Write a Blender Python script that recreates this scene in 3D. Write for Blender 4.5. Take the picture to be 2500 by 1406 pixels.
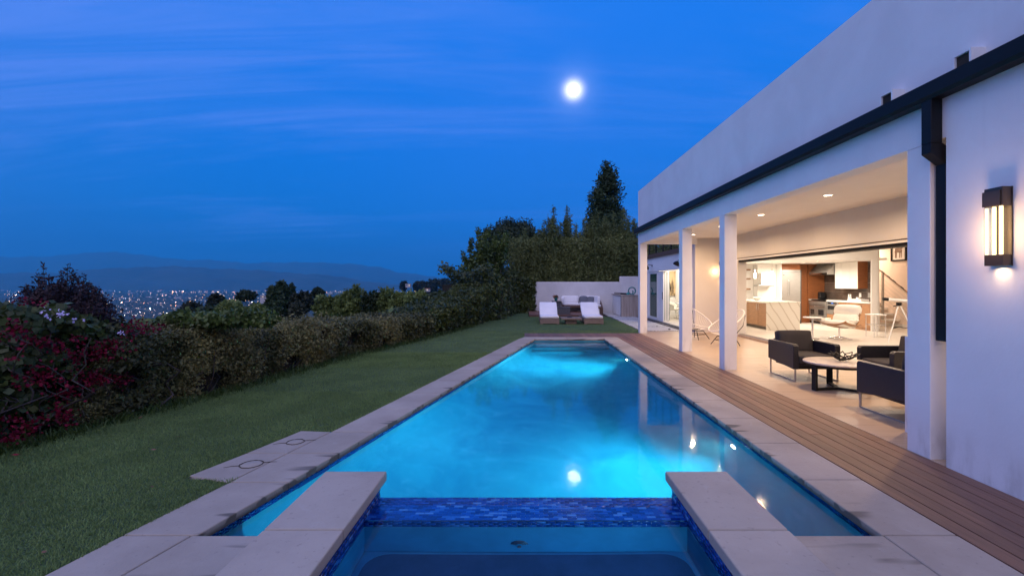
import bpy, bmesh, math
import numpy as np
from mathutils import Vector, Matrix, Euler
R = math.radians
rng = np.random.default_rng(11)
SC = bpy.context.scene
COL = SC.collection
for o in list(bpy.data.objects): bpy.data.objects.remove(o)

# ------------------------------------------------------------------ camera, sky, sun, exposure
EYE = 1.6
FPX = 1150.0                      # focal length in pixels of the 2500 px photograph
cam_d = bpy.data.cameras.new('camera'); cam = bpy.data.objects.new('camera', cam_d); COL.objects.link(cam)
cam.location = (0, 0, EYE); cam.rotation_euler = (R(90), 0, 0)
cam_d.sensor_width = 36.0; cam_d.lens = FPX/2500*36.0
cam_d.shift_x = -34/2500; cam_d.shift_y = -11/2500
cam_d.clip_start = 0.05; cam_d.clip_end = 60000
SC.camera = cam
MOON_DIR = Vector((116, 1150, 472)).normalized()

def build_world():
    w = bpy.data.worlds.new("World"); SC.world = w; w.use_nodes = True
    nt = w.node_tree; nt.nodes.clear(); L = nt.links.new
    N = lambda t: nt.nodes.new(t)
    out = N('ShaderNodeOutputWorld'); bg = N('ShaderNodeBackground'); L(bg.outputs[0], out.inputs[0])
    tc = N('ShaderNodeTexCoord'); sep = N('ShaderNodeSeparateXYZ'); L(tc.outputs['Generated'], sep.inputs[0])
    def math_(op, a, b=None, clamp=False):
        m = N('ShaderNodeMath'); m.operation = op; m.use_clamp = clamp
        for i, v in enumerate((a, b)):
            if v is None: continue
            if isinstance(v, (int, float)): m.inputs[i].default_value = v
            else: L(v, m.inputs[i])
        return m.outputs[0]
    def mixc(f, a, b):
        m = N('ShaderNodeMix'); m.data_type = 'RGBA'
        if isinstance(f, (int, float)): m.inputs[0].default_value = f
        else: L(f, m.inputs[0])
        for i, v in ((6, a), (7, b)):
            if isinstance(v, tuple): m.inputs[i].default_value = (*v, 1)
            else: L(v, m.inputs[i])
        return m.outputs[2]
    ramp = N('ShaderNodeValToRGB'); L(sep.outputs['Z'], ramp.inputs[0]); cr = ramp.color_ramp
    stops = [(0.0, (.002,.105,.40)), (.05, (.0,.115,.44)), (.14, (.0,.142,.56)), (.28, (.0,.150,.63)), (.52, (.0,.155,.70)), (1.0, (.03,.16,.64))]
    cr.elements[0].position, cr.elements[0].color = stops[0][0], (*stops[0][1], 1)
    cr.elements[1].position, cr.elements[1].color = stops[-1][0], (*stops[-1][1], 1)
    for p, c in stops[1:-1]:
        e = cr.elements.new(p); e.color = (*c, 1)
    col = ramp.outputs[0]
    # thin high clouds, laid out on a plane overhead
    zz = math_('ADD', math_('MAXIMUM', sep.outputs['Z'], 0.0), 0.10)
    u = math_('DIVIDE', sep.outputs['X'], zz); v = math_('DIVIDE', sep.outputs['Y'], zz)
    cmb = N('ShaderNodeCombineXYZ'); L(math_('MULTIPLY', u, 0.30), cmb.inputs[0]); L(v, cmb.inputs[1])
    cmb.inputs[2].default_value = 4.3
    n1 = N('ShaderNodeTexNoise'); L(cmb.outputs[0], n1.inputs['Vector'])
    n1.inputs['Scale'].default_value = 0.75; n1.inputs['Detail'].default_value = 7; n1.inputs['Roughness'].default_value = .60
    n1.inputs['Distortion'].default_value = .5
    mr = N('ShaderNodeMapRange'); L(n1.outputs['Fac'], mr.inputs[0]); mr.inputs[1].default_value = .45; mr.inputs[2].default_value = .62
    mr.interpolation_type = 'SMOOTHSTEP'
    fade = N('ShaderNodeMapRange'); L(sep.outputs['Z'], fade.inputs[0]); fade.inputs[1].default_value = .04; fade.inputs[2].default_value = .2
    n2 = N('ShaderNodeTexNoise'); mp2 = N('ShaderNodeMapping'); L(cmb.outputs[0], mp2.inputs[0]); mp2.inputs['Rotation'].default_value = (0, 0, R(12)); mp2.inputs['Scale'].default_value = (1.6, 5.5, 1)
    L(mp2.outputs[0], n2.inputs['Vector']); n2.inputs['Scale'].default_value = 1.0; n2.inputs['Detail'].default_value = 6; n2.inputs['Roughness'].default_value = .62; n2.inputs['Distortion'].default_value = .8
    mr2 = N('ShaderNodeMapRange'); L(n2.outputs['Fac'], mr2.inputs[0]); mr2.inputs[1].default_value = .36; mr2.inputs[2].default_value = .66; mr2.interpolation_type = 'SMOOTHSTEP'
    cl = math_('MULTIPLY', math_('MULTIPLY', math_('MULTIPLY', mr.outputs[0], math_('ADD', math_('MULTIPLY', mr2.outputs[0], .75), .25)), fade.outputs[0]), 1.0)
    col = mixc(cl, col, (.060,.195,.72))
    # the last afterglow of the sunset, low behind the camera
    vdot = N('ShaderNodeVectorMath'); vdot.operation = 'DOT_PRODUCT'; L(tc.outputs['Generated'], vdot.inputs[0])
    vdot.inputs[1].default_value = Vector((-.35, -.93, .15)).normalized()
    ag = math_('POWER', math_('ADD', math_('MULTIPLY', vdot.outputs['Value'], .5), .5), 3.5)
    col = mixc(math_('MULTIPLY', ag, .8), col, (.78,.70,1.20))
    # aureole of the moon in thin cloud
    vd = N('ShaderNodeVectorMath'); vd.operation = 'DOT_PRODUCT'; L(tc.outputs['Generated'], vd.inputs[0]); vd.inputs[1].default_value = MOON_DIR
    md = math_('MAXIMUM', vd.outputs['Value'], 0.0)
    a1 = math_('MULTIPLY', math_('POWER', md, 9.0), .45)
    a2 = math_('MULTIPLY', math_('POWER', md, 1200.0), .30)
    a3 = math_('POWER', md, 9000.0)
    col = mixc(a1, col, (.03,.17,.70)); col = mixc(a2, col, (.30,.45,.98)); col = mixc(a3, col, (1.9,1.9,2.1))
    L(col, bg.inputs[0]); bg.inputs[1].default_value = 1.0
    w.cycles.sampling_method = 'MANUAL'; w.cycles.sample_map_resolution = 512
build_world()
sun_d = bpy.data.lights.new('sunset_glow', 'SUN'); sun = bpy.data.objects.new('sunset_glow', sun_d); COL.objects.link(sun)
sun_d.energy = 0.80; sun_d.angle = R(80); sun_d.color = (1.0, .80, .56)
sun.rotation_euler = Vector((.10, .45, -.88)).to_track_quat('-Z', 'Y').to_euler()
SC.view_settings.view_transform = 'Standard'; SC.view_settings.look = 'None'
SC.view_settings.exposure = 0.4; SC.view_settings.gamma = 1
SC.render.engine = 'CYCLES'
SC.cycles.use_denoising = True
SC.cycles.max_bounces = 8; SC.cycles.diffuse_bounces = 4; SC.cycles.glossy_bounces = 4
SC.cycles.transmission_bounces = 4; SC.cycles.transparent_max_bounces = 12; SC.cycles.volume_bounces = 0
SC.cycles.sample_clamp_indirect = 4.0; SC.cycles.blur_glossy = 0.5
SC.cycles.caustics_reflective = False; SC.cycles.caustics_refractive = True

# ------------------------------------------------------------------ materials
MATS = {}
def _nt(name):
    m = bpy.data.materials.new(name); m.use_nodes = True; nt = m.node_tree; nt.nodes.clear()
    out = nt.nodes.new('ShaderNodeOutputMaterial'); MATS[name] = m
    return m, nt, out
def _lnk(nt): return nt.links.new
def coords(nt, kind, scale):
    mp = nt.nodes.new('ShaderNodeMapping'); mp.inputs['Scale'].default_value = scale
    if kind == 'World':
        g = nt.nodes.new('ShaderNodeNewGeometry'); nt.links.new(g.outputs['Position'], mp.inputs['Vector'])
    else:
        t = nt.nodes.new('ShaderNodeTexCoord'); nt.links.new(t.outputs[kind], mp.inputs['Vector'])
    return mp.outputs[0]
def noise(nt, vec, scale, detail=4, rough=.55, dist=0):
    n = nt.nodes.new('ShaderNodeTexNoise'); n.inputs['Scale'].default_value = scale; n.inputs['Detail'].default_value = detail
    n.inputs['Roughness'].default_value = rough; n.inputs['Distortion'].default_value = dist
    nt.links.new(vec, n.inputs['Vector']); return n.outputs['Fac']
def mixrgb(nt, f, a, b, mode='MIX'):
    m = nt.nodes.new('ShaderNodeMix'); m.data_type = 'RGBA'; m.blend_type = mode
    if isinstance(f, (int, float)): m.inputs[0].default_value = f
    else: nt.links.new(f, m.inputs[0])
    for i, v in ((6, a), (7, b)):
        if isinstance(v, tuple): m.inputs[i].default_value = (*v[:3], 1)
        else: nt.links.new(v, m.inputs[i])
    return m.outputs[2]
def mrange(nt, v, a, b, c=0., d=1., smooth=True):
    m = nt.nodes.new('ShaderNodeMapRange'); m.interpolation_type = 'SMOOTHSTEP' if smooth else 'LINEAR'
    nt.links.new(v, m.inputs[0]); m.inputs[1].default_value = a; m.inputs[2].default_value = b; m.inputs[3].default_value = c; m.inputs[4].default_value = d
    return m.outputs[0]
def bumpn(nt, h, strength, dist=.01):
    b = nt.nodes.new('ShaderNodeBump'); b.inputs['Strength'].default_value = strength; b.inputs['Distance'].default_value = dist
    nt.links.new(h, b.inputs['Height']); return b.outputs[0]
def mul(c, k): return tuple(min(1, x*k) for x in c)
def pm(name, color, rough=.6, metal=0., var=.12, scale=3., stretch=(1, 1, 1), bump=.0, bscale=60., space='World', spec=.5,
       rand=0., coat=0., trans=0., alpha=1., sss=0.):
    """Principled material: base colour broken up by stretched noise, fine bump, and a small random shift per object."""
    m, nt, out = _nt(name); L = nt.links.new
    p = nt.nodes.new('ShaderNodeBsdfPrincipled'); L(p.outputs[0], out.inputs[0])
    vec = coords(nt, space, stretch)
    f = noise(nt, vec, scale, 6, .6)
    col = mixrgb(nt, mrange(nt, f, .28, .72), mul(color, 1-var), mul(color, 1+var))
    if rand:
        oi = nt.nodes.new('ShaderNodeObjectInfo')
        hv = nt.nodes.new('ShaderNodeHueSaturation'); L(col, hv.inputs['Color'])
        L(mrange(nt, oi.outputs['Random'], 0, 1, 1-rand, 1+rand, False), hv.inputs['Value']); col = hv.outputs[0]
    L(col, p.inputs['Base Color'])
    p.inputs['Roughness'].default_value = rough; p.inputs['Metallic'].default_value = metal
    p.inputs['Specular IOR Level'].default_value = spec
    p.inputs['Coat Weight'].default_value = coat; p.inputs['Transmission Weight'].default_value = trans
    if bump: L(bumpn(nt, noise(nt, coords(nt, space, stretch), bscale, 5, .6), bump), p.inputs['Normal'])
    return m
def em(name, color, strength, sample=True):
    m, nt, out = _nt(name); e = nt.nodes.new('ShaderNodeEmission'); e.inputs[0].default_value = (*color, 1); e.inputs[1].default_value = strength
    nt.links.new(e.outputs[0], out.inputs[0])
    if not sample: m.cycles.emission_sampling = 'NONE'
    return m
def leafmat(name, dark, light, rough=.45, trans=.25, patch=.6, patchscale=1.2):
    """Leaf colour runs between two tones by a per-leaf value and by soft patches through the plant."""
    m, nt, out = _nt(name); L = nt.links.new
    a = nt.nodes.new('ShaderNodeAttribute'); a.attribute_name = 'tint'
    n = noise(nt, coords(nt, 'World', (1, 1, 1)), patchscale, 3)
    ad = nt.nodes.new('ShaderNodeMath'); ad.operation = 'ADD'
    ml = nt.nodes.new('ShaderNodeMath'); ml.operation = 'MULTIPLY'; L(a.outputs['Fac'], ml.inputs[0]); ml.inputs[1].default_value = 1-patch
    m2 = nt.nodes.new('ShaderNodeMath'); m2.operation = 'MULTIPLY'; L(mrange(nt, n, .35, .65), m2.inputs[0]); m2.inputs[1].default_value = patch
    L(ml.outputs[0], ad.inputs[0]); L(m2.outputs[0], ad.inputs[1])
    col = mixrgb(nt, ad.outputs[0], dark, light)
    p = nt.nodes.new('ShaderNodeBsdfPrincipled'); L(col, p.inputs['Base Color']); p.inputs['Roughness'].default_value = rough
    p.inputs['Specular IOR Level'].default_value = .3
    t = nt.nodes.new('ShaderNodeBsdfTranslucent'); L(col, t.inputs['Color'])
    mx = nt.nodes.new('ShaderNodeMixShader'); mx.inputs[0].default_value = trans
    L(p.outputs[0], mx.inputs[1]); L(t.outputs[0], mx.inputs[2]); L(mx.outputs[0], out.inputs[0])
    return m

pm('stucco_warm', (.74,.70,.66), .85, var=.03, scale=1.5, bump=.2, bscale=45)
pm('garden_stucco', (.70,.675,.66), .9, var=.10, scale=.9, bump=.3, bscale=30)
pm('paint_white', (.82,.80,.77), .6, var=.02)
pm('ceiling_paint', (.80,.76,.72), .8, var=.02)
pm('hall_paint', (.78,.66,.58), .8, var=.02)
pm('black_metal', (.010,.0095,.010), .5, metal=.0, var=.1, bump=.05, spec=.25)
pm('bronze', (.10,.075,.058), .35, metal=.6, var=.15)
pm('chrome', (.75,.75,.76), .12, metal=1., var=.02)
pm('steel', (.44,.43,.415), .36, metal=.75, var=.08, scale=6, stretch=(1, 1, 8))
pm('dark_steel', (.12,.12,.12), .4, metal=.8)
pm('wicker_black', (.012,.012,.020), .38, var=.3, scale=40, bump=.35, bscale=160)
pm('cushion_dark', (.030,.026,.030), .9, var=.15, bump=.25, bscale=220, space='Object')
pm('cushion_white', (.80,.78,.79), .9, var=.03, bump=.15, bscale=160, space='Object')
pm('cushion_grey', (.13,.14,.17), .9, var=.08, bump=.2, bscale=120, space='Object')
pm('leather_white', (.82,.78,.70), .45, var=.03, bump=.1, bscale=40, space='Object')
pm('walnut', (.20,.095,.045), .4, var=.3, scale=3, stretch=(1, 1, 12))
pm('cabinet_wood', (.28,.098,.034), .42, var=.22, scale=4, stretch=(1.2, 1.2, 16), bump=.05)
pm('cabinet_wood_light', (.34,.175,.085), .45, var=.2, scale=4, stretch=(1.5, 1.5, 16))
pm('teak_taupe', (.22,.16,.125), .6, var=.2, scale=5, stretch=(2, 2, 14), bump=.1)
pm('teak_brown', (.13,.075,.05), .55, var=.25, scale=5, stretch=(2, 2, 14))
pm('deck_wood', (.172,.090,.056), .55, var=.22, scale=3.0, stretch=(14, .7, 14), bump=.22, bscale=20, rand=.22)
pm('platform_wood', (.17,.085,.065), .55, var=.2, scale=3.0, stretch=(.7, 14, 14), bump=.1, bscale=20, rand=.12)
pm('porch_tile', (.43,.32,.225), .38, var=.10, scale=2.2, stretch=(.7, 6, 6), bump=.04, bscale=12, rand=.05)
pm('indoor_tile', (.60,.55,.49), .35, var=.08, scale=2.0, stretch=(.6, 5, 5), bump=.03, bscale=12)
pm('paver', (.46,.44,.42), .8, var=.10, scale=2.5, bump=.3, bscale=40, rand=.06)
pm('pebble', (.10,.095,.095), .6, var=.5, scale=14, bump=.2)
pm('turquoise_glaze', (.03,.30,.28), .25, var=.1, coat=.4)
pm('teal_glass', (.12,.34,.34), .12, var=.2, trans=.4)
pm('terracotta', (.35,.12,.06), .8)
pm('soil_and_shade', (.035,.028,.02), .95, var=.3, bump=.6, bscale=12)
pm('hillside', (.030,.036,.018), .95, var=.45, scale=.05, bump=.3, bscale=2)
pm('bark', (.10,.085,.07), .9, var=.3, scale=6, stretch=(3, 3, .6), bump=.6, bscale=14)
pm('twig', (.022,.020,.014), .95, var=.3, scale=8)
pm('cane', (.07,.055,.045), .8, var=.3, scale=8)
pm('bamboo_culm', (.15,.16,.06), .5, var=.3, scale=3, stretch=(3, 3, .5))
pm('marble', (.74,.71,.66), .25, var=.03)
pm('quartz', (.78,.76,.72), .25, var=.04, scale=20)
pm('white_lacquer', (.82,.81,.77), .3, var=.02)
pm('appliance_dark', (.02,.02,.022), .2, var=.1)
pm('cord_white', (.80,.77,.74), .6, var=.05)
pm('tripod_white', (.78,.76,.74), .35, var=.03)
pm('canvas_art', (.5,.4,.25), .8, var=.1)
pm('table_stone', (.50,.44,.38), .4, var=.12, scale=8, bump=.05)
pm('porcelain', (.82,.80,.78), .25, var=.02)
pm('grey_wicker', (.085,.085,.095), .6, var=.3, scale=30, bump=.3, bscale=120)
pm('white_building', (.45,.43,.42), .8, var=.05)
pm('red_roof', (.28,.09,.06), .8, var=.2)
pm('mountain', (.035,.04,.035), .95, var=.4, scale=.0012)
pm('mud_lid', (.335,.295,.25), .85, var=.1, scale=10)
pm('stain', (.085,.072,.06), .95, var=.25, scale=10, spec=.05)
pm('petal_red', (.22,.006,.02), .6, var=.2); pm('leaf_brown', (.22,.10,.05), .7, var=.3)
pm('glass_green', (.05,.12,.09), .05, var=.05, spec=.6)
em('lamp_warm', (1.0,.78,.52), 14.0); em('lamp_tube', (1.0,.66,.34), 4.2)
em('pool_lamp', (.75,.95,1.0), 25.0)
em('moon_glow', (1.0,.95,.90), 10.0, False)
em('blue_display', (.1,.3,1.0), 1.2, False)
em('window_lit', (1.0,.75,.45), .8, False)

def front_only(nt, f):
    g = nt.nodes.new('ShaderNodeNewGeometry'); iv = nt.nodes.new('ShaderNodeMath'); iv.operation = 'SUBTRACT'; iv.inputs[0].default_value = 1
    nt.links.new(g.outputs['Backfacing'], iv.inputs[1]); m = nt.nodes.new('ShaderNodeMath'); m.operation = 'MULTIPLY'
    nt.links.new(f, m.inputs[0]); nt.links.new(iv.outputs[0], m.inputs[1]); return m.outputs[0]
def special_mats():
    # exterior plaster: trowel mottling, faint rain streaks, a little splash grime near the ground
    m, nt, out = _nt('stucco'); L = nt.links.new
    p = nt.nodes.new('ShaderNodeBsdfPrincipled'); L(p.outputs[0], out.inputs[0])
    c = mixrgb(nt, mrange(nt, noise(nt, coords(nt, 'World', (1, 1, 1)), 1.1, 6, .6, .3), .3, .7), (.80,.79,.78), (.87,.86,.85))
    c = mixrgb(nt, mrange(nt, noise(nt, coords(nt, 'World', (5, 5, .22)), 1.6, 4, .6), .58, .80, 0, .12), c, (.62,.60,.585))
    g = nt.nodes.new('ShaderNodeNewGeometry'); sx = nt.nodes.new('ShaderNodeSeparateXYZ'); L(g.outputs['Position'], sx.inputs[0])
    gm = nt.nodes.new('ShaderNodeMath'); gm.operation = 'MULTIPLY'; L(mrange(nt, sx.outputs['Z'], .0, .45, 1, 0), gm.inputs[0]); L(mrange(nt, noise(nt, coords(nt, 'World', (3, 3, 1)), 2.2, 5), .42, .7, 0, .5), gm.inputs[1])
    c = mixrgb(nt, gm.outputs[0], c, (.42,.38,.34))
    L(c, p.inputs['Base Color']); p.inputs['Roughness'].default_value = .88
    b1 = bumpn(nt, noise(nt, coords(nt, 'World', (1, 1, 1)), 38, 5), .10)
    L(b1, p.inputs['Normal'])
    # wet-stained concrete for the pool edge
    m, nt, out = _nt('concrete'); L = nt.links.new
    p = nt.nodes.new('ShaderNodeBsdfPrincipled'); L(p.outputs[0], out.inputs[0])
    v = coords(nt, 'World', (1, 1, 1))
    c = mixrgb(nt, mrange(nt, noise(nt, v, 1.1, 7, .6), .3, .7), (.300,.258,.215), (.395,.345,.295))
    c = mixrgb(nt, mrange(nt, noise(nt, v, 28, 3), .62, .72, 0, .35), c, (.16,.15,.14))
    c = mixrgb(nt, mrange(nt, noise(nt, v, 4.5, 5, .6, .8), .60, .75, 0, .35), c, (.42,.39,.36))
    oi = nt.nodes.new('ShaderNodeObjectInfo'); hv = nt.nodes.new('ShaderNodeHueSaturation'); L(c, hv.inputs['Color'])
    L(mrange(nt, oi.outputs['Random'], 0, 1, .93, 1.07, False), hv.inputs['Value'])
    # wet tongues: finger-shaped stains from the slab's pool edge inwards, by the slab's own 'wet' value (1 at the pool edge)
    a = nt.nodes.new('ShaderNodeAttribute'); a.attribute_name = 'wet'
    f = noise(nt, coords(nt, 'World', (1.1, 6, 6)), 1.0, 2, .5, .2)
    ad = nt.nodes.new('ShaderNodeMath'); ad.operation = 'MULTIPLY'; L(a.outputs['Fac'], ad.inputs[0]); L(mrange(nt, f, .50, .80, .35, 1.25, False), ad.inputs[1])
    c2 = mixrgb(nt, mrange(nt, ad.outputs[0], .50, .82, 0, .85), hv.outputs[0], (.085,.075,.062))
    L(c2, p.inputs['Base Color']); p.inputs['Roughness'].default_value = .75; p.inputs['Specular IOR Level'].default_value = .35
    L(bumpn(nt, noise(nt, v, 55, 5), .25), p.inputs['Normal'])
    # plaster of the pool
    m, nt, out = _nt('pool_plaster'); L = nt.links.new
    p = nt.nodes.new('ShaderNodeBsdfPrincipled'); L(p.outputs[0], out.inputs[0])
    v = coords(nt, 'World', (1, 1, 1))
    c = mixrgb(nt, mrange(nt, noise(nt, v, .9, 6, .6, .7), .3, .7), (.02,.34,.46), (.05,.50,.60))
    c = mixrgb(nt, mrange(nt, noise(nt, v, 5, 5, .6, .5), .5, .8, 0, .3), c, (.18,.60,.72))
    L(c, p.inputs['Base Color']); p.inputs['Roughness'].default_value = .8
    # glass mosaic: per-tile blue
    for nm, src in (('mosaic_piece', 'obj'), ('mosaic_mass', 'attr')):
        m, nt, out = _nt(nm); L = nt.links.new
        p = nt.nodes.new('ShaderNodeBsdfPrincipled'); L(p.outputs[0], out.inputs[0])
        r = nt.nodes.new('ShaderNodeValToRGB')
        if src == 'obj':
            oi = nt.nodes.new('ShaderNodeObjectInfo'); L(oi.outputs['Random'], r.inputs[0])
        else:
            a = nt.nodes.new('ShaderNodeAttribute'); a.attribute_name = 'tint'; L(a.outputs['Fac'], r.inputs[0])
        cr = r.color_ramp; cr.interpolation = 'CONSTANT'
        cr.elements[0].color = (.003,.03,.20, 1); cr.elements[1].position = .22; cr.elements[1].color = (.004,.06,.33, 1)
        for q, cc in ((.45, (.006,.075,.40)), (.62, (.004,.05,.30)), (.78, (.02,.13,.48)), (.92, (.06,.22,.56))):
            e = cr.elements.new(q); e.color = (*cc, 1)
        L(r.outputs[0], p.inputs['Base Color']); p.inputs['Roughness'].default_value = .18; p.inputs['Specular IOR Level'].default_value = .35
    pm('grout', (.12,.22,.30), .8, var=.1)
    # water
    for nm, dens, acol, bump in (('water', .30, (.04,.64,.94), .036), ('spa_water', .45, (.05,.45,.88), .03), ('water_film', 0, None, .04)):
        m, nt, out = _nt(nm); L = nt.links.new
        fr = nt.nodes.new('ShaderNodeFresnel'); fr.inputs['IOR'].default_value = 1.33; fo = fr.outputs[0]
        if not acol: fo = front_only(nt, fo)
        if acol: tr = nt.nodes.new('ShaderNodeBsdfRefraction'); tr.inputs['IOR'].default_value = 1.33; tr.inputs['Roughness'].default_value = 0
        else: tr = nt.nodes.new('ShaderNodeBsdfTransparent')
        tr.inputs[0].default_value = (.98,.99,1, 1)
        gl = nt.nodes.new('ShaderNodeBsdfGlossy'); gl.inputs['Roughness'].default_value = .05
        v = coords(nt, 'World', (1.0, .55, 1))
        h = noise(nt, v, 3.2, 3, .5, .3); h2 = noise(nt, v, 14, 2, .5)
        ad = nt.nodes.new('ShaderNodeMath'); ad.operation = 'MULTIPLY_ADD'; L(h2, ad.inputs[0]); ad.inputs[1].default_value = .18; L(h, ad.inputs[2])
        b = bumpn(nt, ad.outputs[0], bump, .05); L(b, gl.inputs['Normal']); L(b, fr.inputs['Normal'])
        if acol: L(b, tr.inputs['Normal'])
        mx = nt.nodes.new('ShaderNodeMixShader'); L(fo, mx.inputs[0]); L(tr.outputs[0], mx.inputs[1]); L(gl.outputs[0], mx.inputs[2])
        L(mx.outputs[0], out.inputs['Surface'])
        if acol:
            va = nt.nodes.new('ShaderNodeVolumeAbsorption'); va.inputs[0].default_value = (*acol, 1); va.inputs[1].default_value = dens
            vs = nt.nodes.new('ShaderNodeVolumeScatter'); vs.inputs[0].default_value = (.25,.92,1, 1); vs.inputs[1].default_value = .012 if nm == 'water' else .0
            av = nt.nodes.new('ShaderNodeAddShader'); L(va.outputs[0], av.inputs[0]); L(vs.outputs[0], av.inputs[1]); L(av.outputs[0] if nm == 'water' else va.outputs[0], out.inputs['Volume'])
    # clear glass sheet
    m, nt, out = _nt('clear_glass'); L = nt.links.new
    fr = nt.nodes.new('ShaderNodeFresnel'); fr.inputs['IOR'].default_value = 1.45
    tr = nt.nodes.new('ShaderNodeBsdfTransparent'); tr.inputs[0].default_value = (.93,.96,.95, 1); gl = nt.nodes.new('ShaderNodeBsdfGlossy'); gl.inputs['Roughness'].default_value = .02
    mx = nt.nodes.new('ShaderNodeMixShader'); L(front_only(nt, fr.outputs[0]), mx.inputs[0]); L(tr.outputs[0], mx.inputs[1]); L(gl.outputs[0], mx.inputs[2]); L(mx.outputs[0], out.inputs[0])
    # lawn base and blades
    m, nt, out = _nt('turf'); L = nt.links.new
    p = nt.nodes.new('ShaderNodeBsdfPrincipled'); L(p.outputs[0], out.inputs[0]); v = coords(nt, 'World', (1, 1, 1))
    c = mixrgb(nt, mrange(nt, noise(nt, v, 1.3, 5), .3, .7), (.07,.13,.038), (.105,.18,.058))
    c = mixrgb(nt, mrange(nt, noise(nt, v, 70, 3), .3, .7), (.018,.038,.012), c)
    L(c, p.inputs['Base Color']); p.inputs['Roughness'].default_value = .9; L(bumpn(nt, noise(nt, v, 120, 4), .8, .02), p.inputs['Normal'])
    leafmat('blade', (.115,.18,.056), (.22,.32,.105), .7, .2, .45, 1.6)
    leafmat('weed', (.03,.06,.012), (.09,.14,.03), .5, .25, .4, 3)
    leafmat('hedge_olive', (.06,.060,.018), (.29,.265,.095), .5, .2, .5, 1.6)
    leafmat('hedge_dark', (.036,.040,.013), (.145,.15,.052), .5, .2, .5, 1.6)
    leafmat('shrub_green', (.014,.026,.010), (.055,.080,.026), .45, .25, .4, 2)
    leafmat('shrub_purple', (.016,.012,.012), (.060,.030,.034), .5, .2, .4, 2)
    leafmat('bract', (.05,.001,.006), (.30,.003,.040), .6, .35, .3, 3)
    leafmat('vine_leaf', (.02,.035,.012), (.09,.12,.03), .35, .2, .3, 2)
    leafmat('flower_white', (.55,.45,.75), (.80,.70,.95), .6, .3, .3, 3)
    leafmat('laurel', (0.027,0.051,0.016), (0.149,0.203,0.047), .4, .25, .45, .9)
    leafmat('pine_needles', (0.018,0.033,0.015), (0.051,0.075,0.030), .6, .15, .5, .5)
    leafmat('conifer', (0.019,0.038,0.016), (0.058,0.093,0.032), .6, .15, .5, .7)
    leafmat('bamboo_leaf', (.062,.085,.022), (.23,.26,.085), .5, .3, .45, .6)
    leafmat('ivy_leaf', (.02,.034,.010), (.115,.14,.032), .35, .2, .45, 1.5)
    leafmat('scrub_leaf', (.06,.10,.026), (.24,.29,.075), .5, .25, .45, .35)
    leafmat('far_leaf', (0.017,0.025,0.014), (0.042,0.050,0.025), .7, .1, .5, .15)
    # vertical banded stone of the outdoor bar, veined marble, abstract picture
    m, nt, out = _nt('bar_stone'); L = nt.links.new
    p = nt.nodes.new('ShaderNodeBsdfPrincipled'); L(p.outputs[0], out.inputs[0])
    f = noise(nt, coords(nt, 'World', (5, 5, .35)), 2.2, 6, .6, .4)
    L(mixrgb(nt, mrange(nt, f, .35, .68), (.46,.40,.36), (.33,.28,.25)), p.inputs['Base Color']); p.inputs['Roughness'].default_value = .4
    m = MATS['marble']; nt = m.node_tree; L = nt.links.new; p = [n for n in nt.nodes if n.type == 'BSDF_PRINCIPLED'][0]
    mp = nt.nodes.new('ShaderNodeMapping'); g = nt.nodes.new('ShaderNodeNewGeometry'); L(g.outputs['Position'], mp.inputs[0]); mp.inputs['Rotation'].default_value = (0, R(32), 0)
    wv = nt.nodes.new('ShaderNodeTexWave'); wv.inputs['Scale'].default_value = 1.3; wv.inputs['Distortion'].default_value = 2.2; wv.inputs['Detail'].default_value = 3; wv.inputs['Detail Scale'].default_value = .9
    L(mp.outputs[0], wv.inputs[0])
    L(mixrgb(nt, mrange(nt, wv.outputs['Fac'], .0, .10), (.56,.50,.42), (.74,.70,.63)), p.inputs['Base Color'])
    m = MATS['canvas_art']; nt = m.node_tree; L = nt.links.new; p = [n for n in nt.nodes if n.type == 'BSDF_PRINCIPLED'][0]
    f = noise(nt, coords(nt, 'World', (5, 5, .7)), 2.0, 6, .65, .6)
    c = mixrgb(nt, mrange(nt, f, .48, .60), (.60,.45,.26), (.045,.03,.02))
    L(c, p.inputs['Base Color'])
    # far town lights, coloured one by one
    m, nt, out = _nt('town_light'); L = nt.links.new
    a = nt.nodes.new('ShaderNodeAttribute'); a.attribute_name = 'tint'; r = nt.nodes.new('ShaderNodeValToRGB'); L(a.outputs['Fac'], r.inputs[0])
    cr = r.color_ramp; cr.elements[0].color = (1,.42,.16, 1); cr.elements[1].color = (.7,.85,1, 1)
    for q, cc in ((.3, (1,.62,.34)), (.55, (1,.80,.62)), (.75, (1,.95,.95))):
        e = cr.elements.new(q); e.color = (*cc, 1)
    b = nt.nodes.new('ShaderNodeAttribute'); b.attribute_name = 'power'
    e = nt.nodes.new('ShaderNodeEmission'); L(r.outputs[0], e.inputs[0]); L(b.outputs['Fac'], e.inputs[1]); L(e.outputs[0], out.inputs[0])
    m.cycles.emission_sampling = 'NONE'
special_mats()

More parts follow.
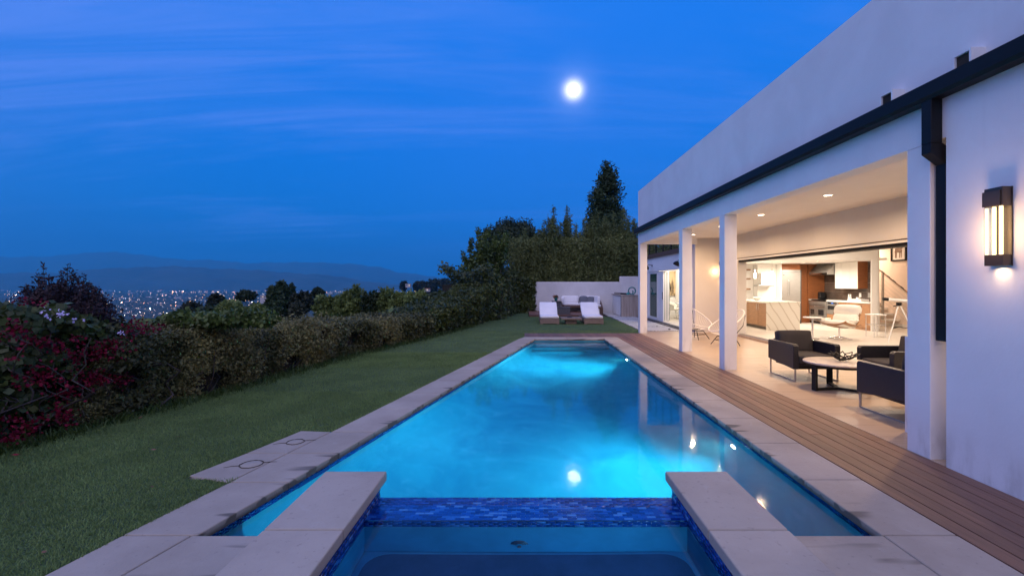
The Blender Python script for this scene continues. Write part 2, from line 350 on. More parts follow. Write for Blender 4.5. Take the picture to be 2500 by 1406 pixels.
# ------------------------------------------------------------------ mesh helpers
WORLD_T = set()
class MB:
    """Collects vertices and faces; build() links them as ONE mesh object."""
    def __init__(s): s.v = []; s.f = []; s.sm = []
    def add(s, vs, fs, smooth=False):
        k = len(s.v); s.v += [tuple(p) for p in vs]; s.f += [tuple(i+k for i in f) for f in fs]; s.sm += [smooth]*len(fs); return s
    def box(s, x0, x1, y0, y1, z0, z1, rot=0., piv=None, tilt=0.):
        P = [Vector((x, y, z)) for z in (z0, z1) for y in (y0, y1) for x in (x0, x1)]
        if rot or tilt:
            c = Vector(piv) if piv else Vector(((x0+x1)/2, (y0+y1)/2, (z0+z1)/2))
            M = Matrix.Rotation(rot, 3, 'Z') @ Matrix.Rotation(tilt, 3, 'X')
            P = [M @ (p-c) + c for p in P]
        return s.add(P, [(0,2,3,1), (4,5,7,6), (0,1,5,4), (2,6,7,3), (0,4,6,2), (1,3,7,5)])
    def tube(s, path, r, n=8, closed=False, cap=True):
        P = [Vector(p) for p in path]; m = len(P); rr = r if hasattr(r, '__len__') else [r]*m
        rings = []; up = Vector((.123, .317, .94))
        for i, p in enumerate(P):
            a = P[(i-1) % m] if (closed or i > 0) else p; b = P[(i+1) % m] if (closed or i < m-1) else p
            t = (b-a).normalized()
            x = t.cross(up)
            if x.length < .05: x = t.cross(Vector((1, 0, 0)))
            x.normalize(); y = t.cross(x)
            rings.append([p + (x*math.cos(q*2*math.pi/n) + y*math.sin(q*2*math.pi/n))*rr[i] for q in range(n)])
        vs = [q for g in rings for q in g]; fs = []
        for i in range(m if closed else m-1):
            j = (i+1) % m
            for q in range(n): fs.append((i*n+q, i*n+(q+1) % n, j*n+(q+1) % n, j*n+q))
        s.add(vs, fs, True)
        if cap and not closed:
            s.add(rings[0], [tuple(range(n))[::-1]]); s.add(rings[-1], [tuple(range(n))])
        return s
    def lathe(s, prof, n=20, c=(0, 0, 0)):
        vs = [(c[0]+r*math.cos(2*math.pi*q/n), c[1]+r*math.sin(2*math.pi*q/n), c[2]+z) for r, z in prof for q in range(n)]
        fs = [(i*n+q, i*n+(q+1) % n, (i+1)*n+(q+1) % n, (i+1)*n+q) for i in range(len(prof)-1) for q in range(n)]
        s.add(vs, fs, True)
        if prof[0][0] > 1e-4: s.add(vs[:n], [tuple(range(n))[::-1]])
        if prof[-1][0] > 1e-4: s.add(vs[-n:], [tuple(range(n))])
        return s
    def prism(s, poly, z0, z1):
        n = len(poly); vs = [(*p, z0) for p in poly] + [(*p, z1) for p in poly]
        return s.add(vs, [tuple(range(n))[::-1], tuple(range(n, 2*n))] + [(i, (i+1) % n, n+(i+1) % n, n+i) for i in range(n)])
    def prism_y(s, poly, y0, y1):          # polygon in XZ, pulled along Y
        n = len(poly); vs = [(p[0], y0, p[1]) for p in poly] + [(p[0], y1, p[1]) for p in poly]
        return s.add(vs, [tuple(range(n)), tuple(range(n, 2*n))[::-1]] + [(i, n+i, n+(i+1) % n, (i+1) % n) for i in range(n)])
    def prism_x(s, poly, x0, x1):          # polygon in YZ, pulled along X
        n = len(poly); vs = [(x0, *p) for p in poly] + [(x1, *p) for p in poly]
        return s.add(vs, [tuple(range(n)), tuple(range(n, 2*n))[::-1]] + [(i, n+i, n+(i+1) % n, (i+1) % n) for i in range(n)])
    def rbox(s, c, h, r, M=None, k=5, puff=0.):
        """rounded cushion: centre c, half sizes h, corner radius r, optional 3x3 rotation M, puff = crowned faces"""
        c = Vector(c); h = Vector(h)
        for ax in range(3):
            for sg in (-1, 1):
                vs = []; a, b = (ax+1) % 3, (ax+2) % 3
                T = [-1, -.9, -.5, 0, .5, .9, 1] if k == 5 else np.linspace(-1, 1, k)
                for i in T:
                    for j in T:
                        p = Vector((0, 0, 0)); p[ax] = sg*h[ax]; p[a] = i*h[a]; p[b] = j*h[b]
                        q = Vector([max(-(h[t]-r), min(h[t]-r, p[t])) for t in range(3)])
                        d = p-q
                        if d.length > 1e-6: d = d.normalized()*r
                        pt = q+d
                        pt[ax] += sg*puff*(1-i*i)*(1-j*j)
                        vs.append(c + (M @ pt if M else pt))
                n = len(T)
                fs = [(i*n+j, (i+1)*n+j, (i+1)*n+j+1, i*n+j+1) for i in range(n-1) for j in range(n-1)]
                if sg < 0: fs = [f[::-1] for f in fs]
                s.add(vs, fs, True)
        return s
    def build(s, name, mat, parent=None, bevel=0., kind=None, label=None, loc=None, weld=False):
        me = bpy.data.meshes.new(name)
        off = Vector((0, 0, 0))
        if parent is not None and parent.name in WORLD_T: off = Vector(parent['_o'])
        vs = [tuple(Vector(p)-off) for p in s.v] if off.length else s.v
        me.from_pydata(vs, [], s.f); me.polygons.foreach_set('use_smooth', s.sm)
        if weld:
            bm = bmesh.new(); bm.from_mesh(me); bmesh.ops.remove_doubles(bm, verts=bm.verts, dist=1e-4); bmesh.ops.recalc_face_normals(bm, faces=bm.faces); bm.to_mesh(me); bm.free()
        me.update()
        o = bpy.data.objects.new(name, me); COL.objects.link(o)
        me.materials.append(MATS[mat] if isinstance(mat, str) else mat)
        if parent is not None: o.parent = parent
        if loc is not None: o.location = loc
        if kind: o['kind'] = kind
        if label: o['label'] = label
        if bevel:
            b = o.modifiers.new('bevel', 'BEVEL'); b.width = bevel; b.segments = 2; b.limit_method = 'ANGLE'; b.angle_limit = R(40)
            b.harden_normals = False
        return o
def B(name, mat, parent, *a, **k):
    bv = k.pop('bevel', 0.); kd = k.pop('kind', None); lb = k.pop('label', None)
    return MB().box(*a, **k).build(name, mat, parent, bevel=bv, kind=kd, label=lb)
def tag(o, label, cat, group=None, kind=None):
    o['label'] = label; o['category'] = cat
    if group: o['group'] = group
    if kind: o['kind'] = kind
    return o
def thing(name, label, cat, loc=(0, 0, 0), rz=0., group=None, world=False, kind=None):
    """An Empty at the thing's base. world=True: its parts are written in scene coordinates."""
    o = bpy.data.objects.new(name, None); COL.objects.link(o); o.empty_display_size = .2
    o.location = loc; o.rotation_euler = (0, 0, rz)
    if world: WORLD_T.add(o.name); o['_o'] = tuple(loc)
    tag(o, label, cat, group, kind); return o
def struct(name, loc=(0, 0, 0), world=True):
    o = bpy.data.objects.new(name, None); COL.objects.link(o); o.location = loc; o['kind'] = 'structure'
    if world: WORLD_T.add(o.name); o['_o'] = tuple(loc)
    return o
def copy_tree(o, parent=None):
    c = o.copy(); COL.objects.link(c)
    if parent is not None: c.parent = parent
    for ch in list(o.children): copy_tree(ch, c)
    return c
def dup(o, loc, rz, label, group=None):
    c = copy_tree(o); c.location = loc; c.rotation_euler = (0, 0, rz); c['label'] = label
    if group: c['group'] = group
    return c
def qmesh(name, V, F, mat, parent=None, attrs=None, loc=None, smooth=False):
    """fast mesh from numpy arrays: V (n,3), F (m,3|4), attrs {name: per-face floats}"""
    me = bpy.data.meshes.new(name); n, k = F.shape
    me.vertices.add(len(V)); me.vertices.foreach_set('co', np.ascontiguousarray(V, np.float32).ravel())
    me.loops.add(n*k); me.loops.foreach_set('vertex_index', np.ascontiguousarray(F, np.int32).ravel())
    me.polygons.add(n); me.polygons.foreach_set('loop_start', np.arange(0, n*k, k, dtype=np.int32))
    if smooth: me.polygons.foreach_set('use_smooth', np.ones(n, bool))
    for an, av in (attrs or {}).items():
        a = me.attributes.new(an, 'FLOAT', 'FACE'); a.data.foreach_set('value', np.ascontiguousarray(av, np.float32))
    me.update(calc_edges=True)
    o = bpy.data.objects.new(name, me); COL.objects.link(o); me.materials.append(MATS[mat])
    if parent is not None:
        o.parent = parent
        if parent.name in WORLD_T:
            off = np.array(parent['_o']); me.vertices.foreach_set('co', np.ascontiguousarray(V-off, np.float32).ravel()); me.update()
    if loc is not None: o.location = loc
    return o
def unit(a): return a/np.maximum(np.linalg.norm(a, axis=1, keepdims=True), 1e-9)
def leaves(P, Nrm, size, aspect=.5, flop=.8, droop=0., fold=.25, g=None):
    """one folded rhombus per point P, lying roughly across Nrm; returns V, F"""
    g = g or rng; n = len(P)
    nr = unit(Nrm + g.normal(0, flop, (n, 3)))
    t = unit(np.cross(nr, g.normal(0, 1, (n, 3)))); t[:, 2] -= droop; t = unit(t)
    b = unit(np.cross(nr, t)); s = (size*g.uniform(.6, 1.25, n))[:, None]
    tip = P + t*s; mid = P + t*s*.5 - nr*s*fold*.5
    V = np.stack([P, mid + b*s*aspect*.5 + nr*s*fold*.5, tip, mid - b*s*aspect*.5 + nr*s*fold*.5], 1).reshape(-1, 3)
    return V, np.arange(n*4).reshape(n, 4)
def blob_points(blobs, n, g=None, shell=.45):
    """points through ellipsoids (cx,cy,cz,rx,ry,rz), thicker near the surface, with outward normals"""
    g = g or rng; Bm = np.array(blobs, float); w = (Bm[:, 3]*Bm[:, 4]*Bm[:, 5])**(2/3); idx = g.choice(len(Bm), n, p=w/w.sum())
    d = unit(g.normal(0, 1, (n, 3))); r = g.uniform(shell, 1.06, n)[:, None]
    c = Bm[idx]; return c[:, :3] + d*r*c[:, 3:6], d
def px(x, y, D):                      # photo pixel at distance D -> scene point
    return Vector(((x-1284)*D/FPX, D, EYE-(y-692)*D/FPX))
# ------------------------------------------------------------------ terrain
def xl(D): return -2.113 + .2217*(D-3.0)            # left edge of the pool
def xh(D): return -5.85 + .207*D                    # foot of the hedge
def terrain_z(X, D):
    X = np.asarray(X, float); D = np.asarray(D, float)
    d = np.maximum((xh(D)-X)*.979 - 1.3, 0)
    z = -130*(1-np.exp(-d/380.)) - .08
    far = np.hypot(X, D)
    z = z + np.where(d > 4, np.minimum(d*.02, 5)*np.sin(X*.045+1)*np.cos(D*.031), 0)*np.clip(1-far/900, 0, 1)
    fall = np.clip((far-60)/600, 0, 1)               # the hill the house stands on drops away behind it too
    return np.maximum(z*(1-fall) + fall*np.minimum(z, -130), -130.5) if False else z
def make_ground():
    na, rad = 300, np.concatenate([[.6], np.geomspace(1.2, 20300, 170)])
    ang = np.linspace(0, 2*np.pi, na, endpoint=False)
    A, Rr = np.meshgrid(ang, rad); X = Rr*np.sin(A); D = Rr*np.cos(A); Z = terrain_z(X, D)
    V = np.stack([X, D, Z], -1).reshape(-1, 3); nr = len(rad)
    i, j = np.meshgrid(np.arange(nr-1), np.arange(na), indexing='ij'); j2 = (j+1) % na
    F = np.stack([i*na+j, i*na+j2, (i+1)*na+j2, (i+1)*na+j], -1).reshape(-1, 4)
    c = V[F].mean(1)
    inside = (c[:, 1] > -6) & (c[:, 1] < 16.2) & (c[:, 0] > xl(c[:, 1])-.9) & (c[:, 0] < 14)
    o = qmesh('ground', V, F[~inside], 'hillside', smooth=True); o['kind'] = 'structure'
make_ground()
def ridge(name, D0, depth, prof, base, seed):
    g = np.random.default_rng(seed); xs = np.linspace(-900, 1900, 420); pxs, pys = zip(*prof)
    top = np.interp(xs, pxs, pys)
    for k, a in ((9, 1.6), (23, 1.2), (61, 1.0), (130, .6), (211, .35)): top += a*np.sin(xs*k/700+g.uniform(0, 6))
    rows = []; m = 26
    for q in range(m):
        t = q/(m-1); D = D0 + depth*t
        sp = np.sin(xs*.021+q*.35+g.uniform(-.3, .3))*.10*np.sin(t*np.pi)
        h = (EYE-(top-692)*(D0+depth)/FPX - base)*np.clip(t**.8 + sp, 0, 1.0) + base
        rows.append(np.stack([(xs-1284)*D/FPX, np.full_like(xs, D), h], -1))
    b = rows[-1].copy(); b[:, 1] += depth; b[:, 2] = base; rows.append(b)
    V = np.stack(rows); nr, nx = V.shape[:2]; V = V.reshape(-1, 3)
    i, j = np.meshgrid(np.arange(nr-1), np.arange(nx-1), indexing='ij')
    F = np.stack([i*nx+j, i*nx+j+1, (i+1)*nx+j+1, (i+1)*nx+j], -1).reshape(-1, 4)
    o = qmesh(name, V, F, 'mountain', smooth=True); o['kind'] = 'structure'
ridge('mountains', 14500, 2500, [(-900,640), (-300,622), (0,625), (120,626), (180,618), (250,616), (330,622), (400,629), (450,635), (540,634), (600,640), (700,642), (760,640), (800,643), (900,650), (930,652), (970,662), (1040,672), (1120,684), (1300,690), (1900,694)], -132, 3)
ridge('foothills', 8200, 1200, [(-900,670), (-200,660), (0,668), (150,664), (230,657), (330,652), (450,653), (560,656), (650,660), (760,668), (830,677), (880,686), (960,695), (1100,704), (1900,706)], -132, 4)

def town():
    g = np.random.default_rng(5); n = 4200
    y = 705.5 + 82*g.random(n)**2.6; x = g.uniform(-250, 1150, n)
    D = 131*FPX/(y-692); D = np.minimum(D, 8300)
    # streets: gather part of the lights on lines
    k = g.random(n) < .45; ln = g.uniform(0, 1, 46)**2.2*75+706; y2 = ln[g.integers(0, 46, n)] + g.normal(0, .35, n)
    D = np.where(k, np.minimum(131*FPX/(y2-692), 8300), D)
    X = (x-1284)*D/FPX; s = D/FPX*g.uniform(.22, .52, n)*np.where(g.random(n) < .05, 1.9, 1)
    Zc = -130 + s*.6 + 3
    o8 = np.array([(1,0,0), (-1,0,0), (0,1,0), (0,-1,0), (0,0,.8), (0,0,-.8)])
    f8 = np.array([(0,2,4), (2,1,4), (1,3,4), (3,0,4), (2,0,5), (1,2,5), (3,1,5), (0,3,5)])
    V = (np.stack([X, D, Zc], -1)[:, None, :] + o8[None]*s[:, None, None]).reshape(-1, 3)
    F = (f8[None] + (np.arange(n)*6)[:, None, None]).reshape(-1, 3)
    tint = np.repeat(g.random(n), 8); pw = np.repeat(np.exp(g.normal(-.15, .95, n))*7.0, 8)
    o = qmesh('town_lights', V, F, 'town_light', attrs={'tint': tint**1.5, 'power': pw}); o['kind'] = 'stuff'
    o['label'] = 'thousands of tiny warm and white town lights across the valley floor'
    m = MB(); 
    for i in range(160):
        yy = 707+70*g.random()**2; DD = min(131*FPX/(yy-692), 8200); XX = (g.uniform(-200, 1100)-1284)*DD/FPX
        w, h, d = DD/FPX*g.uniform(2, 12), DD/FPX*g.uniform(.8, 2.6), DD/FPX*g.uniform(2, 5)
        m.box(XX-w, XX+w, DD-d, DD+d, -131, -130+h)
    o = m.build('valley_buildings', 'white_building', kind='stuff'); o['label'] = 'low pale buildings spread across the dark valley floor'
    V, F = [], []
    n = 26000; yy = 706+90*g.random(n)**1.7; DD = np.minimum(131*FPX/(yy-692), 8300); XX = (g.uniform(-300, 1200, n)-1284)*DD/FPX
    P = np.stack([XX, DD, -130+DD/FPX*.8], -1)
    V, F = leaves(P, np.tile([0, -.6, 1.], (n, 1)), 1.0, 1.2, .5, g=g); s = np.repeat(DD/FPX*g.uniform(2, 5, n), 4)[:, None]
    c = np.repeat(P, 4, 0); V = c + (V-c)*s
    o = qmesh('valley_woods', V, F, 'far_leaf', attrs={'tint': g.random(n)}); o['kind'] = 'stuff'; o['label'] = 'dark trees massed between the lights of the valley'
town()

# ------------------------------------------------------------------ moon
mo = MB(); md = MOON_DIR*30000
prof = [(330*math.sin(t), -330*math.cos(t)) for t in np.linspace(0, math.pi, 20)]
prof[0] = (0.01, prof[0][1]); prof[-1] = (0.01, prof[-1][1])
mo.lathe(prof, 32); tag(mo.build('moon', 'moon_glow', loc=md), 'bright full moon glowing in the deep blue dusk sky', 'moon')

# ------------------------------------------------------------------ lawn
LAWN_EDGE = [(-5.35, 1.2), (-4.97, 4.45), (-4.36, 7.0), (-3.86, 10.0), (-2.75, 14.2), (-1.60, 19.0), (-.95, 23.2), (-.5, 26.2)]
def lawn_left(D): return np.interp(D, [p[1] for p in LAWN_EDGE], [p[0] for p in LAWN_EDGE])
PAD = [(-2.394, 3.80), (-2.81, 3.93), (-2.447, 5.125), (-2.10, 5.06)]
def lawn_right(D):
    D = np.asarray(D, float); r = xl(D) - .45
    inpad = (D > 3.87) & (D < 5.1); r = np.where(inpad, -2.81+.30*(D-3.93)-.0, r)
    r = np.where(D > 14.1, -.06, r); r = np.where(D > 15.2, 3.86+.022*(D-15.3), r)
    return np.where(D > 22.9, .1, r)
def make_lawn():
    m = MB(); Ds = sorted(set(list(np.linspace(-3, 26.2, 60)) + [3.86, 3.88, 5.09, 5.11, 14.09, 14.11, 15.19, 15.21, 22.89, 22.91]))
    Ds = np.array(Ds); l = lawn_left(Ds)-.9; r = lawn_right(Ds)+.03
    V = [(a, d, -.010) for a, d in zip(l, Ds)] + [(b, d, -.010) for b, d in zip(r, Ds)]; n = len(Ds)
    m.add(V, [(i, n+i, n+i+1, i+1) for i in range(n-1)])
    m.build('lawn', 'turf', kind='structure')
    g = np.random.default_rng(21); P = []
    for (d0, d1, dens) in ((1.8, 4.5, 12000), (4.5, 7, 10000), (7, 11, 5500), (11, 16, 2200), (16, 23, 900)):
        n = int((d1-d0)*5.2*dens); D = g.uniform(d0, d1, n); X = g.uniform(-5.6, 4.2, n) if d1 > 15 else g.uniform(-5.6, .2, n)
        ok = (X > lawn_left(D)-.25) & (X < lawn_right(D)+.012) & (D < 22.8); P.append(np.stack([X[ok], D[ok], np.full(ok.sum(), -.012)], -1))
    P = np.concatenate(P); n = len(P); a = g.uniform(0, 6.283, n); h = g.uniform(.013, .026, n); w = np.where(P[:, 1] > 9, .006, .0035)
    h = h*np.where((P[:, 0] > lawn_right(P[:, 1])-.05), 1.5, 1)
    dx = np.stack([np.cos(a), np.sin(a), 0*a], -1); ln = g.normal(0, .45, (n, 3)); ln[:, 2] = 1
    T = P + ln*h[:, None]
    V = np.stack([P-dx*w[:, None], P+dx*w[:, None], T], 1).reshape(-1, 3)
    o = qmesh('grass', V, np.arange(n*3).reshape(n, 3), 'blade', attrs={'tint': g.random(n)}); o['kind'] = 'stuff'; o['label'] = 'short dark green turf of the lawn between hedge and pool'
    # weedy strip along the foot of the hedge
    n = 5200; D = 2.6+g.random(n)**1.5*15; X = lawn_left(D)-.05+g.normal(0, .11, n); P = np.stack([X, D, np.full(n, -.01)], -1)
    h = g.uniform(.05, .13, n)*np.where(g.random(n) < .04, 2, 1); a = g.uniform(0, 6.283, n); dx = np.stack([np.cos(a), np.sin(a), 0*a], -1)*.006
    bend = g.normal(0, .55, (n, 3)); bend[:, 2] = 1; M_ = P+bend*h[:, None]*.6; bend2 = bend*1.0; bend2[:, 2] = .55; T = M_+bend2*h[:, None]*.5
    V = np.stack([P-dx, P+dx, M_+dx*.8, T, M_-dx*.8], 1).reshape(-1, 3); k = np.arange(n)[:, None]*5
    F = np.concatenate([np.concatenate([k, k+1, k+2, k+4], 1), np.concatenate([k+4, k+2, k+3, k+3], 1)])
    tri = qmesh('tall_grass', V, np.concatenate([np.concatenate([k, k+1, k+4], 1), np.concatenate([k+1, k+2, k+4], 1), np.concatenate([k+4, k+2, k+3], 1)]), 'weed', attrs={'tint': np.tile(g.random(n), 3)})
    tri['kind'] = 'stuff'; tri['label'] = 'longer grass and weeds along the foot of the hedge'
make_lawn()

# ------------------------------------------------------------------ pool
pool = thing('swimming_pool', 'long blue lit swimming pool tapering away between lawn and timber deck', 'swimming pool', (0, 3, 0), world=True)
WL = -.072
def basin():
    m = MB(); fl = -1.35; c = [(-2.113, 3.0), (2.3, 3.0), (2.3, 13.6), (xl(13.6), 13.6)]
    # walls run into the floor in a wide cove
    r = 1.05; prof = [(0, -.06), (0, fl+r)]+[(r-r*math.cos(R(q)), fl+r-r*math.sin(R(q))) for q in range(9, 91, 9)]
    sl = math.hypot(1, .2217)
    def ring(i): return [(xl(3.0+i)+i*sl, 3.0+i), (2.3-i, 3.0+i), (2.3-i, 13.6-i), (xl(13.6-i)+i*sl, 13.6-i)]
    rings = []
    for i, z in prof:
        q = ring(i); q = [(q[0][0], 3.0), (q[1][0], 3.0), q[2], q[3]]; rings.append([(*p, z) for p in q])
    for A, C in zip(rings, rings[1:]):
        for k in (1, 2, 3):
            q = [Vector(A[k]), Vector(C[k]), Vector(C[(k+1) % 4]), Vector(A[(k+1) % 4])]
            for u in range(14): m.add([q[0].lerp(q[3], u/14), q[1].lerp(q[2], u/14), q[1].lerp(q[2], (u+1)/14), q[0].lerp(q[3], (u+1)/14)], [(0, 1, 2, 3)], True)
    q = [Vector(p) for p in rings[-1]]
    for u in range(14):
        for v in range(6):
            P = lambda a, c: q[0].lerp(q[1], c/6).lerp(q[3].lerp(q[2], c/6), a/14)
            m.add([P(u, v), P(u, v+1), P(u+1, v+1), P(u+1, v)], [(0, 1, 2, 3)], True)
    for x0, x1 in ((-2.113, -1.49), (1.49, 2.3)): m.add([(x0, 3, -.06), (x0, 3, fl), (x1, 3, fl), (x1, 3, -.06)], [(0, 1, 2, 3)])
    m.build('basin', 'pool_plaster', pool, weld=True)
    for i, (d0, z) in enumerate(((13.15, -.30), (12.75, -.56), (12.35, -.82))):
        MB().prism([(xl(d0)+.02, d0), (2.28, d0), (2.28, 13.58-.01*i), (xl(13.58)+.02, 13.58-.01*i)], -1.34, z).build('step', 'pool_plaster', pool, bevel=.02)
    P = [(-2.137, 2.98), (-1.47, 2.98), (-1.47, 3.60), (1.47, 3.60), (1.47, 2.98), (2.32, 2.98), (2.32, 3.60), (2.32, 13.62), (xl(13.62)-.02, 13.62), (xl(3.60)-.02, 3.60)]
    n = len(P); caps = [(0, 1, 2, 9), (3, 4, 5, 6), (9, 2, 3, 6, 7, 8)]; m = MB()
    m.add([(*p, WL) for p in P]+[(*p, -1.5) for p in P], caps+[tuple(i+n for i in c[::-1]) for c in caps]+[(i, n+i, n+(i+1) % n, (i+1) % n) for i in range(n)])
    m.build('water', 'water', pool, kind='structure')
    # waterline mosaic: real small tiles, far too many to hold singly
    g = np.random.default_rng(8)
    def band(a, b, z0, rows, tw=.066, th=.026, name='waterline_tiles', parent=pool, nrm=None):
        a = np.array(a, float); b = np.array(b, float); L = np.linalg.norm(b-a); t = (b-a)/L; nv = np.array(nrm if nrm else (-t[1], t[0]))
        V, F, T = [], [], []
        for r in range(rows):
            s = -(r % 2)*tw/2
            while s < L:
                s0, s1 = max(s, 0)+.002, min(s+tw, L)-.002; s += tw
                if s1-s0 < .008: continue
                za, zb = z0-r*th-.002, z0-(r+1)*th+.002
                p, q = a+t*s0, a+t*s1; k = len(V); e = .004+g.uniform(0, .0015)
                V += [(*(p), za), (*(q), za), (*(q), zb), (*(p), zb)] + [(*(p+nv*e), za-.001), (*(q+nv*e), za-.001), (*(q+nv*e), zb+.001), (*(p+nv*e), zb+.001)]
                F += [(k+4, k+5, k+6, k+7), (k, k+1, k+5, k+4), (k+1, k+2, k+6, k+5), (k+2, k+3, k+7, k+6), (k+3, k, k+4, k+7)]; T += [g.random()]*5
        o = qmesh(name, np.array(V), np.array(F), 'mosaic_mass', parent, {'tint': np.array(T)}); o['kind'] = 'stuff'
    band((xl(3.0), 3.0), (xl(13.6), 13.6), -.062, 4, nrm=(.976, -.216))
    band((2.3, 3.0), (2.3, 13.6), -.062, 4, nrm=(-1, 0))
    return band
band = basin()
B('skimmer_mouth', 'black_metal', pool, 0, .001, 0, .001, 0, .001)
bpy.data.objects.remove(bpy.data.objects['skimmer_mouth'])
def skimmer():
    m = MB(); a, b = 3.93, 4.33
    m.add([(xl(a)+.008, a, -.075), (xl(b)+.008, b, -.075), (xl(b)+.008, b, -.17), (xl(a)+.008, a, -.17)], [(0, 1, 2, 3)])
    m.add([(xl(a), a, -.075), (xl(b), b, -.075), (xl(b), b, -.17), (xl(a), a, -.17)], [(3, 2, 1, 0)])
    m.build('skimmer_mouth', 'mosaic_mass', pool)
skimmer()
def pool_light(D, z, label, P):
    t = thing('pool_light', label, 'pool light', (2.296, D, z), 0, 'underwater pool lights')
    MB().lathe([(.001, 0), (.085, 0), (.10, -.012), (.105, -.03), (.001, -.03)], 24).build('rim', 'chrome', t).rotation_euler = (0, R(-90), 0)
    o = MB().lathe([(.001, .012), (.05, .010), (.078, .001), (.001, .001)], 24).build('lens', 'pool_lamp', t); o.rotation_euler = (0, R(-90), 0); o.location = (-.004, 0, 0)
    ld = bpy.data.lights.new('lamp', 'AREA'); ld.shape = 'DISK'; ld.size = .16; ld.energy = P*1.2; ld.color = (.24, .93, .96); ld.spread = R(135)
    lo = bpy.data.objects.new('lamp', ld); COL.objects.link(lo); lo.parent = t; lo.location = (-.03, 0, 0); lo.rotation_euler = Vector((-1, .0, -.04)).to_track_quat('-Z', 'Y').to_euler()
pool_light(10.7, -.42, 'farther glowing round underwater light near the pool steps', 75)
pool_light(5.2, -.50, 'nearer glowing round underwater light beside the spa end', 75)

# coping
coping = struct('pool_coping', (0, 3, 0))
def slab(poly, wet, z0=-.06, z1=0., name='coping_slab', mat='concrete', parent=coping, label=None):
    """a cast slab: polygon (counter-clockwise), wet = value per corner (1 where it borders the pool)"""
    n = len(poly); m = MB().prism(poly, z0, z1); o = m.build(name, mat, parent, bevel=.009, label=label)
    a = o.data.attributes.new('wet', 'FLOAT', 'POINT'); a.data.foreach_set('value', np.array([2.6*w_ if w_ >= .8 else w_ for w_ in wet]+list(wet), np.float32)); return o
J = [3.0, 3.85, 4.73, 5.6, 6.48, 7.35, 8.25, 9.15, 10.05, 10.95, 11.85, 12.75, 13.6]
e = .004
for a, b in zip(J, J[1:]):
    slab([(2.27, a+e), (2.745, a+e), (2.745, b-e), (2.27, b-e)], (1, 0, 0, 1))
JL = [3.0, 3.80, 4.45, 5.09, 6.0, 6.9, 7.8, 8.7, 9.6, 10.5, 11.4, 12.3, 13.6]
for a, b in zip(JL, JL[1:]):
    slab([(xl(a)-.455, a+e), (xl(a)+.02, a+e), (xl(b)+.02, b-e), (xl(b)-.455, b-e)], (0, 1, 1, 0))
slab([(-2.405, 3.80), (xl(4.45)-.463, 4.446), (-2.64, 4.446), (-2.81, 3.93)], (0, 0, 0, 0), label='slab with a round lid set in it')
slab([(xl(4.45)-.463, 4.454), (xl(5.09)-.463, 5.09), (-2.447, 5.125), (-2.64, 4.454)], (0, 0, 0, 0))
slab([(xl(13.6)-.455, 13.604), (1.2, 13.604), (1.2, 14.09), (-.05, 14.09)], (.8, 1, 0, 0)); slab([(1.208, 13.604), (2.745, 13.604), (2.745, 14.09), (1.208, 14.09)], (1, .8, 0, 0))
slab([(xl(3)-.455, 2.996), (xl(1.5)-.455, 1.2), (xl(1.2)-.02, 1.2), (xl(3.)-.02, 2.996)], (0, 0, .3, .6)); slab([(xl(3.)-.01, 2.996), (xl(1.2)-.01, 1.2), (-1.3, 1.2), (-1.3, 2.996)], (1, .3, .2, .9))
slab([(2.27, 2.996), (1.3, 2.996), (1.3, 1.2), (2.27, 1.2)], (1, .9, .2, .3)); slab([(2.745, 2.996), (2.278, 2.996), (2.278, 1.2), (2.745, 1.2)], (0, .6, .3, 0))
slab([(2.745, 1.19), (-2.9, 1.19), (-2.9, -3), (2.745, -3)], (0, 0, 0, 0))
def lid(X, D, r, label):
    t = thing('skimmer_lid', label, 'lid', (X, D, .001), .3, 'round lids in the pool surround')
    MB().lathe([(.001, .003), (r-.012, .003), (r-.008, .0005)], 36).build('cap', 'mud_lid', t)
    g = np.random.default_rng(int(X*-100)); m = MB()
    P = [((r+g.normal(0, .003))*math.cos(a), (r+g.normal(0, .003))*math.sin(a), .001) for a in np.linspace(0, 2*math.pi, 44)[:-1]]
    m.tube(P, .005, 5, closed=True); m.build('rim', 'stain', t)
    MB().tube([(r, .01, .0), (r+.05, .015, .0), (r+.11, .004, .0)], [.005, .004, .002], 4).build('crack', 'stain', t)
    MB().tube([(-r, -.01, .0), (-r-.06, -.0, .0), (-r-.12, -.015, .0)], [.005, .004, .002], 4).build('crack', 'stain', t)
lid(-2.43, 4.17, .092, 'nearer round lid ringed by cracks in the concrete pad'); lid(-2.33, 4.76, .082, 'farther round lid in the concrete pad')

